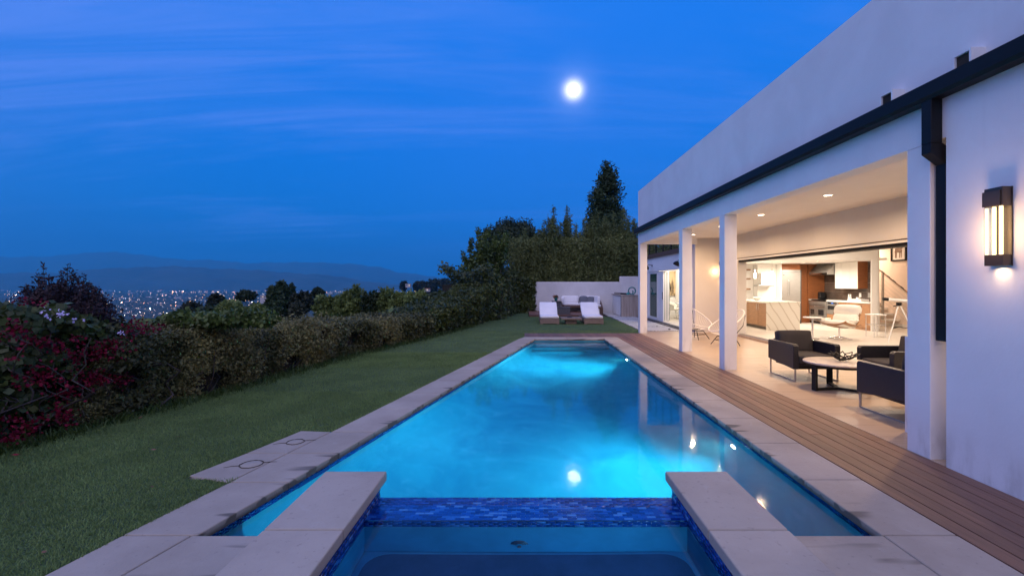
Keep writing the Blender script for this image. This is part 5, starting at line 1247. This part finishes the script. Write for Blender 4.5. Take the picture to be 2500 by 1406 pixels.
MB().lathe([(.30, .36), (.42, .36), (.42, .391), (.30, .391)], 40).build('rim', 'black_metal', tb)
for k, an in enumerate((R(192), R(72), R(-48))):
    c, s = math.cos(an), math.sin(an)
    MB().box(-.04, .04, -.018, .018, .0, .362, rot=an+R(90), piv=(0, 0, 0)).build('leg', 'black_metal', tb).location = (c*.41, s*.41, .002)
    MB().box(-.0, .40, -.03, .03, .0, .03, rot=an, piv=(0, 0, 0)).build('base_bar', 'black_metal', tb).location = (0, 0, .003+.001*k)
def twig_bowl():
    g = np.random.default_rng(12); m = MB()
    rings = [(.055, .02, 7), (.10, .045, 9), (.155, .085, 11), (.215, .115, 13)]; pts = []
    for r, z, n in rings: pts.append([(r*math.cos(2*math.pi*i/n+r*9)*1.0+g.normal(0, .006), r*math.sin(2*math.pi*i/n+r*9)+g.normal(0, .006), z+g.normal(0, .008)) for i in range(n)])
    m.tube(pts[0], .009, 6, closed=True)
    for a, b in zip(pts, pts[1:]):
        for p in b:
            near = sorted(a, key=lambda q: (q[0]-p[0])**2+(q[1]-p[1])**2)[:2]
            for q in near: m.tube([q, ((p[0]+q[0])/2, (p[1]+q[1])/2, (p[2]+q[2])/2-.006), p], .0075, 5)
    for p in pts[0][:4]: m.tube([p, (p[0]*1.1, p[1]*1.1, .0)], .008, 5)
    o = m.build('twig_bowl', 'black_metal'); o.location = (4.80, 7.12, .432); tag(o, 'openwork black twig bowl on the round table', 'bowl')
twig_bowl()
def acapulco(label, x, y, rz):
    t = thing('cord_chair', label, 'chair', (x, y, 0), rz, 'white corded chairs on the porch')
    N = 44; hoop = []
    for i in range(N):
        a = 2*math.pi*i/N; yy = -math.cos(a); w = .42*(1-.10*yy) if yy < 0 else .42
        hoop.append(Vector((w*math.sin(a), .42*yy*1.0+.03, .625+.27*yy+.02*math.cos(2*a))))
    ring = [Vector((.12*math.sin(2*math.pi*i/N), .13*-math.cos(2*math.pi*i/N)*1.0+.02, .275)) for i in range(N)]
    MB().tube([tuple(p) for p in hoop], .014, 8, closed=True).build('hoop', 'cord_white', t)
    m = MB()
    for p, q in zip(hoop, ring):
        c = (p+q)/2+Vector((0, 0, -.07))+(Vector((p.x, p.y-.02, 0)).normalized()*.05)
        P = [p*(1-u)**2+c*2*u*(1-u)+q*u*u for u in np.linspace(0, 1, 6)]; m.tube([tuple(v) for v in P], .0058, 4, cap=False)
    m.build('cords', 'cord_white', t, kind='stuff')
    MB().tube([tuple(v) for v in ring[::2]], .012, 6, closed=True).build('seat_ring', 'black_metal', t)
    MB().tube([(.2*math.sin(a), .2*-math.cos(a)+.02, .245) for a in np.linspace(0, 2*math.pi, 25)[:-1]], .010, 6, closed=True).build('frame_ring', 'black_metal', t)
    for an in (R(40), R(140), R(220), R(320)):
        s, c = math.sin(an), -math.cos(an)
        MB().tube([(s*.2, c*.2+.02, .245), (s*.34, c*.36, .012)], .010, 7).build('leg', 'black_metal', t)
    MB().tube([(.27*math.sin(a), .27*-math.cos(a), .14) for a in (R(40), R(140), R(220), R(320))], .007, 6, closed=True).build('stretcher', 'black_metal', t)
    for s in (-1, 1): MB().tube([(s*.14, .16, .25), (s*.24, .34, .52), (s*.27, .385, .80)], .009, 6).build('back_rod', 'black_metal', t)
    return t
ac = acapulco('white corded chair by the beige end wall, facing the pool', 4.92, 13.6, R(28))
dup(ac, (5.14, 12.15, 0), R(-82), 'white corded chair seen from its side behind the square pillar')

# ------------------------------------------------------------------ living room
def lounge_chair():
    t = thing('lounge_chair', 'white leather lounge chair with a curved wood shell in the living room', 'lounge chair', (8.55, 12.85, .08), R(-62))
    Mx = lambda a: Matrix.Rotation(R(a), 3, 'X')
    MB().rbox((0, -.06, .42), (.31, .32, .075), .06, Mx(-9), puff=.02).build('seat_cushion', 'leather_white', t, weld=True)
    MB().rbox((0, .30, .545), (.31, .07, .15), .06, Mx(-24), puff=.02).build('back_cushion', 'leather_white', t, weld=True)
    MB().rbox((0, .40, .775), (.33, .07, .145), .06, Mx(-20), puff=.025).build('head_cushion', 'leather_white', t, weld=True)
    def shell(c, h, M):
        V, F = [], []; n = 11
        for i in range(n):
            u = -1+2*i/(n-1)
            for j in range(n): v = -1+2*j/(n-1); V.append(Vector(c)+M @ Vector((u*h[0], v*h[1], -.09+.10*abs(u)**2.6+.05*abs(v)**3)))
        for i in range(n-1):
            for j in range(n-1): F.append((i*n+j, (i+1)*n+j, (i+1)*n+j+1, i*n+j+1))
        o = MB().add(V, F, True).build('shell', 'cabinet_wood_light', t); s = o.modifiers.new('thickness', 'SOLIDIFY'); s.thickness = .014; return o
    shell((0, -.05, .42), (.38, .38, 1), Mx(-9)); shell((0, .315, .545), (.34, .16, 1), Mx(66)); shell((0, .415, .775), (.34, .15, 1), Mx(70))
    for s in (-1, 1): MB().rbox((s*.36, .02, .53), (.05, .17, .025), .02).build('armrest', 'leather_white', t, weld=True)
    MB().tube([(0, 0, .05), (0, 0, .33)], .022, 10).build('post', 'chrome', t)
    for k in range(5):
        a = R(72*k+20); MB().tube([(0, 0, .07), (.30*math.cos(a), .30*math.sin(a), .02)], [.02, .012], 7).build('leg', 'chrome', t)
lounge_chair()
sd = thing('side_table', 'small round white pedestal table beside the lounge chair', 'side table', (7.88, 12.95, .08))
MB().lathe([(.001, .575), (.23, .575), (.235, .585), (.23, .60), (.001, .60)], 30).build('top', 'porcelain', sd); MB().lathe([(.024, .012), (.024, .575)], 12).build('stem', 'chrome', sd); MB().lathe([(.001, 0), (.17, 0), (.165, .012), (.001, .014)], 24).build('base', 'chrome', sd)
o = MB().lathe([(.001, 0), (.045, 0), (.05, .07), (.02, .11), (.016, .16), (.022, .165), (.022, .185), (.001, .185)], 14).build('carafe', 'clear_glass'); o.location = (7.84, 12.9, .681); tag(o, 'clear glass carafe on the small white pedestal table', 'carafe')
o = MB().lathe([(.001, 0), (.03, 0), (.034, .09), (.031, .09), (.028, .006), (.001, .006)], 12).build('tumbler', 'clear_glass'); o.location = (7.95, 12.98, .681); tag(o, 'clear tumbler beside the glass carafe', 'glass')
def telescope():
    t = thing('telescope', 'white telescope on a slim tripod near the stair hall', 'telescope', (9.66, 12.2, .08))
    Mh = Matrix.Rotation(R(-16), 3, 'Z') @ Matrix.Rotation(R(5), 3, 'Y')
    def tubed(x0, x1, r0, r1, mt, nm): 
        a = Mh @ Vector((x0, 0, 0)); b = Mh @ Vector((x1, 0, 0)); c = Vector((.05, 0, 1.08)); MB().tube([tuple(a+c), tuple(b+c)], [r0, r1], 18).build(nm, mt, t)
    tubed(-.28, .34, .038, .038, 'tripod_white', 'tube'); tubed(-.40, -.28, .043, .043, 'black_metal', 'dew_cap'); tubed(.34, .46, .024, .02, 'black_metal', 'eyepiece')
    B('mount', 'black_metal', t, -.05, .05, -.04, .04, .94, 1.03, bevel=.01); MB().tube([(-.02, -.02, .96), (-.20, -.08, .93)], [.008, .014], 7).build('pan_handle', 'black_metal', t)
    for an in (R(200), R(325), R(85)):
        c, s = math.cos(an), math.sin(an); MB().tube([(c*.03, s*.03, .95), (c*.22, s*.22, .45), (c*.42, s*.42, .01)], [.016, .013, .010], 8).build('leg', 'tripod_white', t)
        MB().tube([(0, 0, .40), (c*.24, s*.24, .36)], .008, 6).build('brace', 'black_metal', t)
telescope()
hc = thing('hall_chair', 'slim chrome framed stool behind the telescope', 'stool', (9.95, 13.4, .08))
for x, y in ((-.16, -.16), (.16, -.16), (-.16, .16), (.16, .16)): MB().tube([(x, y, 0), (x, y, .62)], .012, 8).build('leg', 'chrome', hc)
B('seat', 'paint_white', hc, -.18, .18, -.18, .18, .62, .65, bevel=.006); MB().tube([(-.16, -.16, .35), (.16, -.16, .35), (.16, .16, .35), (-.16, .16, .35)], .009, 6, closed=True).build('stretcher', 'chrome', hc)
def stair():
    t = thing('stair_rail', 'sloping stair handrail with cables and a steel post in the hall', 'stair railing', (12.6, 16.6, .08), world=True)
    X = 12.45; f = lambda x, y: Vector((X, X*FPX/(x-1284), EYE-(y-692)*X/(x-1284)))
    a, b = f(2138, 652), f(2207, 707); a2 = a+(a-b)*.25; b2 = b+(b-a)*.15
    MB().tube([tuple(a2), tuple(b2)], .022, 8).build('handrail', 'walnut', t); MB().tube([tuple(a2-Vector((0, 0, .06))), tuple(b2-Vector((0, 0, .06)))], .008, 6).build('rail', 'steel', t)
    for u in (.28, .48, .68, .95): p = a.lerp(b, u)+Vector((-.01, 0, .03)); dr_ = (b-a).normalized()*.07; MB().tube([tuple(p-dr_), tuple(p+dr_)], .016, 6).build('bracket', 'dark_steel', t)
    p = f(2155, 668); MB().box(p.x-.03, p.x+.03, p.y-.03, p.y+.03, .35, p.z).build('post', 'steel', t)
    for k in range(6): MB().tube([tuple(a2-Vector((0, 0, .22+.15*k))), tuple(b2-Vector((0, 0, .22+.15*k)))], .004, 5).build('cable', 'steel', t)
    for k in range(7):
        y = 17.9-.28*k; z = 1.45-.19*k
        if z > .1: B('tread', 'paint_white', t, 12.46, 12.88, y, y+.30, z, z+.05)
stair()
def picture():
    t = thing('framed_picture', 'black framed picture with a dark animal silhouette high on the hall wall', 'picture', (12.44, 15.2, 2.4), world=True)
    X = 12.9; g0 = lambda x: X*FPX/(x-1284); zt, zb = 2.93, 2.42; d1, d0 = g0(2180), g0(2212)
    B('mat', 'paint_white', t, X-.02, X-.012, d0, d1, zb, zt)
    for a, b, c, d2 in ((d0-.03, d1+.05, zb-.05, zb), (d0-.03, d1+.05, zt, zt+.05), (d0-.05, d0, zb-.05, zt+.05), (d1, d1+.05, zb-.05, zt+.05)): B('frame', 'black_metal', t, X-.05, X-.005, a, b, c, d2)
    m = MB(); c = g0(2195)
    m.prism_x([(c-.16, zb+.30), (c-.10, zb+.42), (c+.14, zb+.40), (c+.17, zb+.26), (c-.12, zb+.24)], X-.026, X-.021)
    for y in (c-.12, c-.05, c+.09, c+.14): m.prism_x([(y-.012, zb+.06), (y+.012, zb+.06), (y+.02, zb+.27), (y-.02, zb+.27)], X-.026, X-.021)
    m.prism_x([(c-.15, zb+.36), (c-.24, zb+.47), (c-.22, zb+.50), (c-.10, zb+.41)], X-.026, X-.021); m.build('silhouette', 'walnut', t, kind='stuff')
picture()
# dining room
pn = thing('painting', 'large abstract painting in cream and dark brown on the dining room wall', 'painting', (7.0, 21.78, 1.6), world=True)
B('canvas', 'canvas_art', pn, 6.58, 7.6, 21.745, 21.795, 1.04, 2.16); 
bpy.data.objects['canvas']
tag(B('light_switch', 'steel', None, 6.26, 6.32, 21.79, 21.80, 1.15, 1.27), 'small square switch plate left of the abstract painting', 'switch')
dc = thing('dining_chair', 'white tub shaped dining chair with thin legs under the painting', 'chair', (6.52, 20.9, .05), R(60))
def tub():
    V, F = [], []; n = 21; m_ = 7
    for i in range(n):
        a = R(-115+230*i/(n-1)); 
        for j in range(m_):
            t = j/(m_-1); hh = .10+(.36-.16*abs(a/R(115))**2)*t; r = .24+.06*t; V.append((r*math.sin(a), r*math.cos(a)*.95, .40+hh-.10))
    for i in range(n-1):
        for j in range(m_-1): F.append((i*m_+j, (i+1)*m_+j, (i+1)*m_+j+1, i*m_+j+1))
    o = MB().add(V, F, True).build('backrest', 'leather_white', dc); s = o.modifiers.new('thickness', 'SOLIDIFY'); s.thickness = .035
    MB().rbox((0, -.02, .42), (.23, .24, .045), .04).build('seat', 'leather_white', dc, weld=True)
    for x, y in ((-.2, -.2), (.2, -.2), (-.2, .2), (.2, .2)): MB().tube([(x*.7, y*.7, .39), (x*1.1, y*1.1, 0)], .012, 7).build('leg', 'chrome', dc)
tub()
dt = thing('dining_table', 'round white table just inside the dining room doors', 'table', (6.62, 19.6, .05)); MB().lathe([(.001, .72), (.42, .72), (.43, .735), (.42, .75), (.001, .75)], 36).build('top', 'porcelain', dt); MB().lathe([(.001, 0), (.22, 0), (.20, .02), (.04, .06), (.03, .72)], 24).build('pedestal', 'porcelain', dt)
# ------------------------------------------------------------------ kitchen (floor at .08)
FZ = .08
isl = thing('kitchen_island', 'kitchen island with veined marble end and light wood cupboards', 'kitchen island', (8.4, 16.5, FZ), world=True)
B('end_panel', 'marble', isl, 7.83, 8.90, 15.30, 15.36, FZ, .955); B('counter_top', 'marble', isl, 7.80, 8.92, 15.29, 18.0, .955, 1.005, bevel=.004); B('body', 'cabinet_wood_light', isl, 7.92, 8.88, 15.362, 17.95, FZ+.10, .953); B('plinth', 'bronze', isl, 7.97, 8.85, 15.37, 17.9, FZ, FZ+.10)
for k, (a, b) in enumerate(((15.372, 16.02), (16.03, 16.68), (16.69, 17.34), (17.35, 17.94))):
    dd = B('door', 'cabinet_wood_light', isl, 7.895, 7.918, a+.003, b-.003, FZ+.11, .945, bevel=.002)
    y = b-.06 if k % 2 == 0 else a+.06; MB().tube([(7.875, y, .70), (7.875, y, .90)], .007, 6).build('handle', 'chrome', isl)
o = MB().lathe([(.001, 0), (.07, 0), (.15, .11), (.158, .12), (.15, .122), (.14, .115), (.06, .015), (.001, .015)], 24).build('bowl', 'porcelain'); o.location = (8.15, 16.6, 1.006); tag(o, 'pale stoneware bowl on the kitchen island', 'bowl')
for i, (x, y, s) in enumerate([(8.55, 16.2, .11), (8.75, 15.85, .10)]):
    o = MB().lathe([(.001, 0), (s*.6, 0), (s, .012), (s*.95, .014), (s*.55, .005), (.001, .005)], 20).build('plate', 'porcelain'); o.location = (x, y, 1.006); tag(o, ['white plate behind the bowl on the island', 'white plate near the marble end of the island'][i], 'plate', 'plates on the island')
for i, (x, d_, z) in enumerate([(7.98, 16.4, 1.78), (8.62, 16.5, 1.84)]):
    t = thing('pendant_lamp', ['slim glass pendant in front of the wall shelves, left of two', 'slim glass pendant nearer the fridge, right of two'][i], 'pendant lamp', (x, d_, z), 0, 'pendants over the island')
    MB().tube([(0, 0, .30), (0, 0, 2.35-z)], .006, 6).build('rod', 'chrome', t); MB().lathe([(.02, .18), (.022, .30), (.001, .30)], 12).build('cap', 'steel', t); MB().lathe([(.001, 0), (.034, .002), (.034, .18), (.001, .182)], 16).build('shade', 'lamp_warm', t)
    ld = bpy.data.lights.new('lamp', 'POINT'); ld.energy = 7; ld.color = WARM2; ld.shadow_soft_size = .05; lo = bpy.data.objects.new('lamp', ld); COL.objects.link(lo); lo.parent = t; lo.location = (0, 0, -.08); ld.energy = 4
# back wall: shelves, plain hood, base run
bk = thing('kitchen_cabinets', 'white kitchen cupboards and worktop along the back wall', 'kitchen cabinets', (8.4, 18.2, FZ), world=True)
B('body', 'white_lacquer', bk, 7.2, 9.66, 17.98, 18.54, FZ, .95); B('counter_top', 'quartz', bk, 7.2, 9.68, 17.94, 18.545, .95, .99)
for k in range(4): B('door', 'white_lacquer', bk, 7.21+k*.61, 7.80+k*.61, 17.955, 17.978, FZ+.1, .94)
B('wall_panel', 'white_lacquer', bk, 8.95, 9.66, 18.2, 18.54, 1.0, 2.34, bevel=.003); B('gable', 'white_lacquer', bk, 9.672, 9.697, 17.86, 18.45, FZ, 2.34); B('wall_panel', 'white_lacquer', bk, 9.672, 10.45, 18.46, 18.54, FZ, 2.34)
for i, (z, nm) in enumerate(((1.35, 'lowest'), (1.75, 'middle'), (2.10, 'topmost'))):
    tag(B('wall_shelf', 'walnut', None, 7.3, 8.72, 18.28, 18.549, z, z+.06, bevel=.002), nm + ' wooden shelf on the white kitchen wall', 'shelf', 'wooden kitchen shelves')
o = thing('extractor_hood', 'plain pale chimney hood on the white kitchen back wall', 'extractor hood', (9.15, 18.1, 1.5), world=True)
B('chimney', 'quartz', o, 8.98, 9.22, 17.98, 18.19, 1.55, 2.0); B('canopy', 'steel', o, 8.80, 9.42, 17.85, 18.198, 1.48, 1.55, bevel=.003)
o = MB(); o.lathe([(.001, 0), (.05, 0), (.08, .05), (.05, .085), (.03, .09), (.001, .09)], 14); o.tube([(.05, 0, .06), (.11, 0, .10)], [.02, .008], 6); o = o.build('teapot', 'dark_steel'); o.location = (8.35, 18.05, .991); tag(o, 'little dark teapot shaped bird on the back worktop', 'ornament')
o = MB().prism_y([(-.16, 0), (.15, .0), (.17, .05), (.02, .05), (-.05, .11), (-.10, .05)], -.02, .02).build('wood_ornament', 'walnut'); o.location = (8.2, 18.4, 1.811); tag(o, 'dark pointed ornament on the middle kitchen shelf', 'ornament')
fr = thing('refrigerator', 'tall stainless steel refrigerator built in between white and wood panels', 'refrigerator', (10.06, 18.1, FZ), world=True)
B('body', 'dark_steel', fr, 9.70, 10.44, 17.90, 18.45, FZ, 2.11)
B('door', 'steel', fr, 9.705, 10.40, 17.84, 17.898, FZ+.14, 2.02, bevel=.006); B('grille', 'steel', fr, 9.705, 10.40, 17.85, 17.898, 2.03, 2.11, bevel=.004); B('kick_plate', 'dark_steel', fr, 9.705, 10.40, 17.86, 17.898, FZ, FZ+.13); B('side_trim', 'dark_steel', fr, 10.405, 10.44, 17.85, 17.899, FZ, 2.11)
MB().tube([(9.93, 17.79, 1.15), (9.93, 17.79, 1.72)], .013, 8).build('handle', 'chrome', fr)
for z in (1.16, 1.71): MB().tube([(9.93, 17.79, z), (9.93, 17.84, z)], .010, 6).build('handle_bracket', 'chrome', fr)
B('badge', 'dark_steel', fr, 9.73, 9.79, 17.836, 17.84, 1.90, 1.925)
wd = thing('tall_cabinet', 'warm wood tall cupboard panels around the refrigerator', 'kitchen cabinets', (10.6, 18.3, FZ), world=True)
B('top_panel', 'cabinet_wood', wd, 9.70, 10.44, 17.92, 18.5, 2.115, 2.345); B('side_panel', 'cabinet_wood', wd, 10.45, 11.0, 18.35, 18.54, FZ, 2.345); B('side_panel', 'cabinet_wood', wd, 10.95, 11.6, 18.30, 18.345, FZ, 2.345)
XF = 11.0; XW = 11.62
rg = thing('kitchen_range', 'stainless steel double oven range with a row of black knobs', 'range cooker', (11.3, 17.75, FZ), world=True)
B('body', 'steel', rg, XF+.03, XW-.01, 17.23, 18.28, FZ+.12, .95); B('control_panel', 'steel', rg, XF-.03, XF+.03, 17.23, 18.28, .80, .94, bevel=.008)
B('bullnose', 'chrome', rg, XF-.04, XF+.05, 17.225, 18.285, .94, .955); B('cooktop', 'appliance_dark', rg, XF+.05, XW-.03, 17.25, 18.26, .955, .975)
for k in range(5): B('grate', 'black_metal', rg, XF+.08, XW-.06, 17.28+k*.20, 17.44+k*.20, .975, .99)
for k in range(8): MB().lathe([(.001, 0), (.026, 0), (.028, .03), (.02, .035), (.001, .035)], 12).build('knob', 'appliance_dark', rg).matrix_basis = Matrix.Translation(Vector((XF-.032, 17.31+k*.127, .865))-Vector(rg['_o'])) @ Matrix.Rotation(R(-90), 4, 'Y')
for a, b in ((17.24, 17.84), (17.85, 18.27)):
    B('oven_door', 'steel', rg, XF-.015, XF+.028, a, b, .26, .78, bevel=.006); B('oven_window', 'appliance_dark', rg, XF-.018, XF-.015, a+.14*(b-a)/.6, b-.14*(b-a)/.6, .42, .62); MB().tube([(XF-.05, a+.03, .74), (XF-.05, b-.03, .74)], .012, 8).build('oven_handle', 'chrome', rg)
B('drawer', 'steel', rg, XF-.005, XF+.028, 17.24, 18.27, FZ+.10, .25); B('kick_plate', 'appliance_dark', rg, XF+.02, XF+.1, 17.25, 18.26, FZ, FZ+.10)
lc = thing('base_cabinets', 'light wood base cupboards with a white worktop right of the range', 'kitchen cabinets', (11.3, 16, FZ), world=True)
B('body', 'cabinet_wood_light', lc, XF+.022, XW-.01, 15.73, 16.57, FZ+.09, .95); B('body', 'cabinet_wood_light', lc, XF+.022, XF+.14, 15.04, 15.728, FZ+.09, .95); B('plinth', 'cabinet_wood_light', lc, XF+.03, XF+.13, 15.06, 16.57, FZ, FZ+.09)
MB().prism([(XF-.02, 15.04), (XF+.20, 15.04), (XF+.20, 15.60), (XW-.005, 15.60), (XW-.005, 17.225), (XF-.02, 17.225)], .952, .995).build('counter_top', 'quartz', lc, bevel=.003)
B('counter_top', 'quartz', lc, XF-.02, XF+.6, 18.29, 18.34, .952, .995)
for a, b in ((15.05, 15.55), (15.56, 16.06)): B('door', 'cabinet_wood_light', lc, XF, XF+.02, a, b, FZ+.09, .945, bevel=.002)
B('door', 'cabinet_wood_light', lc, XF, XF+.02, 16.07, 16.565, FZ+.09, .76); B('drawer', 'cabinet_wood_light', lc, XF, XF+.02, 16.07, 16.565, .765, .945); MB().tube([(XF-.02, 16.2, .87), (XF-.02, 16.44, .87)], .008, 6).build('handle', 'chrome', lc)
dw = thing('warming_drawer', 'stainless microwave drawer with a blue display beside the range', 'microwave', (11.3, 16.9, FZ), world=True)
B('front', 'steel', dw, XF-.01, XW-.02, 16.59, 17.22, .50, .945, bevel=.004); B('door', 'appliance_dark', dw, XF-.014, XF-.010, 16.66, 17.15, .66, .80); B('panel', 'appliance_dark', dw, XF-.014, XF-.010, 16.66, 17.15, .86, .92); B('display', 'blue_display', dw, XF-.017, XF-.014, 16.84, 16.95, .875, .905); B('body', 'cabinet_wood_light', dw, XF, XW-.02, 16.59, 17.22, FZ, .49)
hd = thing('range_hood', 'sloping stainless steel hood over the range', 'range hood', (11.3, 17.75, 1.9), world=True)
MB().prism_y([(XF+.02, 1.93), (XF+.02, 2.05), (XF+.33, 2.345), (XW, 2.345), (XW, 1.93)], 17.22, 18.40).build('canopy', 'steel', hd, bevel=.004); B('front_lip', 'chrome', hd, XF+.008, XF+.02, 17.22, 18.40, 1.93, 1.99); B('badge', 'dark_steel', hd, XF+.002, XF+.008, 18.22, 18.30, 1.95, 1.975)
XU = 11.28
uc = thing('wall_cabinets', 'white fronted wall cupboards with a wood end right of the hood', 'kitchen cabinets', (11.45, 16.6, 1.42), world=True)
B('body', 'white_lacquer', uc, XU+.022, XW-.002, 16.03, 17.20, 1.42, 2.345)
for a, b in ((16.02, 16.41), (16.415, 16.80), (16.805, 17.195)): B('door', 'white_lacquer', uc, XU, XU+.02, a, b-.004, 1.42, 2.343, bevel=.002)
B('end_panel', 'cabinet_wood', uc, XU, XW-.003, 16.0, 16.018, 1.42, 2.345)
uc2 = thing('wall_cabinet', 'narrow white and wood wall cupboard left of the hood', 'kitchen cabinets', (11.45, 18.3, 1.42), world=True)
B('body', 'white_lacquer', uc2, XU+.02, XW-.002, 18.42, 18.545, 1.44, 2.345); B('end_panel', 'cabinet_wood', uc2, XU, XW-.003, 18.402, 18.418, 1.44, 1.93); B('door', 'white_lacquer', uc2, XU, XU+.018, 18.42, 18.545, 1.44, 2.343)
def backsplash():
    g = np.random.default_rng(2); pm('splash_tile', (.10,.075,.062), .25, var=.25, scale=3, coat=.3); pm('splash_grout', (.26,.23,.20), .8)
    t = thing('backsplash', 'dark brown tiled splashback behind the range and worktop', 'splashback', (XW, 17, 1.0), world=True); B('grout', 'splash_grout', t, XW-.006, XW-.0005, 15.64, 18.54, .996, 2.346)
    m = MB(); 
    d_ = 15.65
    while d_ < 18.5:
        for z0, z1 in ((1.30, 1.62), (1.625, 1.945), (1.95, 2.34)): m.box(XW-.014, XW-.006, d_+.002, d_+.048-.002, z0+.002, z1-.002)
        d_ += .048
    for r_ in range(4):
        d_ = 15.65-(r_ % 2)*.12
        while d_ < 18.4: m.box(XW-.014, XW-.006, max(15.65, d_)+.002, d_+.238, 1.0+r_*.074, 1.0+r_*.074+.070); d_ += .24
    m.build('tiles', 'splash_tile', t, kind='stuff')
backsplash()
SPL = XW-.014
tag(B('socket_plate', 'paint_white', None, SPL-.008, SPL, 16.30, 16.40, 1.13, 1.27), 'white socket plate on the splashback above the worktop', 'socket')
tag(B('control_plate', 'steel', None, SPL-.008, SPL, 15.80, 15.98, 1.12, 1.28), 'square grey plate at the right end of the splashback', 'switch')
o = MB().rbox((0, 0, .14), (.11, .14, .14), .03).build('coffee_maker', 'appliance_dark', weld=True); o.location = (11.3, 18.27-.14+.05, .996); tag(o, 'black coffee maker in the corner left of the range', 'coffee maker')
o.location = (11.42, 18.19, .996); o.scale = (1, .6, 1)
tr = thing('serving_tray', 'white serving tray on the worktop under the wall cupboards', 'tray', (11.25, 15.95, .996)); B('base', 'porcelain', tr, -.14, .14, -.32, .32, 0, .01); 
for a in ((-.14, -.13, -.32, .32), (.13, .14, -.32, .32), (-.13, .13, -.32, -.31), (-.13, .13, .31, .32)): B('side', 'porcelain', tr, *a, .01, .075)
o = MB().lathe([(.001, 0), (.045, 0), (.062, .12), (.055, .12), (.04, .01), (.001, .01)], 16).build('pot', 'porcelain'); o.location = (11.25, 15.95, 1.007); tag(o, 'small white pot standing in the serving tray', 'pot')
for i, y in enumerate((16.66, 16.57)):
    o = MB().lathe([(.001, 0), (.028, 0), (.030, .10), (.018, .17), (.020, .22), (.001, .225)], 14).build('bottle', 'porcelain'); o.location = (11.42, y, .996); tag(o, ['left slim white bottle by the range', 'right slim white bottle by the range'][i], 'bottle', 'white bottles by the range')

# fallen petals and leaves on the lawn
g = np.random.default_rng(19)
LV = [(385, 1063, 'petal_red', 'red fallen petal left of another on the middle of the lawn'), (441, 1068, 'petal_red', 'red fallen petal right of another, towards the pool'), (376, 1193, 'leaf_brown', 'largest brown fallen leaf near the notch in the concrete'), (27, 1115, 'petal_red', 'red fallen petal near the bougainvillea'), (66, 1229, 'leaf_brown', 'pale fallen leaf on the near left lawn'), (348, 1019, 'leaf_brown', 'small brown leaf close to the hedge foot'), (90, 1083, 'leaf_brown', 'pale leaf lying in the weeds under the bougainvillea'), (100, 1357, 'leaf_brown', 'brown leaf on the lawn near the coping corner'), (383, 1100, 'leaf_brown', 'pinkish leaf in the middle of the lawn')]
for x, y, mt, lb in LV:
    D = EYE*FPX/(y-692); p = px(x, y, D); V, F = leaves(np.array([[0, 0, 0.012]]), np.array([[0, 0, 1.]]), .05, .6, .25, 0, .3, g)
    m = MB().add([tuple(v) for v in V], [tuple(F[0])]); o = m.build('fallen_leaf', mt); o.location = (p.x, p.y, .008); tag(o, lb, 'leaf', 'fallen leaves on the lawn')

# ------------------------------------------------------------------ air
HAZE = 7.5e-5
m, nt, out = _nt('haze'); v = nt.nodes.new('ShaderNodeVolumePrincipled'); v.inputs['Color'].default_value = (.08, .62, 1.0, 1); v.inputs['Density'].default_value = HAZE; v.inputs['Anisotropy'].default_value = .1
nt.links.new(v.outputs[0], out.inputs['Volume'])
hz = MB().box(-20500, 20500, -20500, 20500, -134, 1080).build('haze', 'haze', kind='stuff'); hz['label'] = 'thin blue evening haze over the valley'
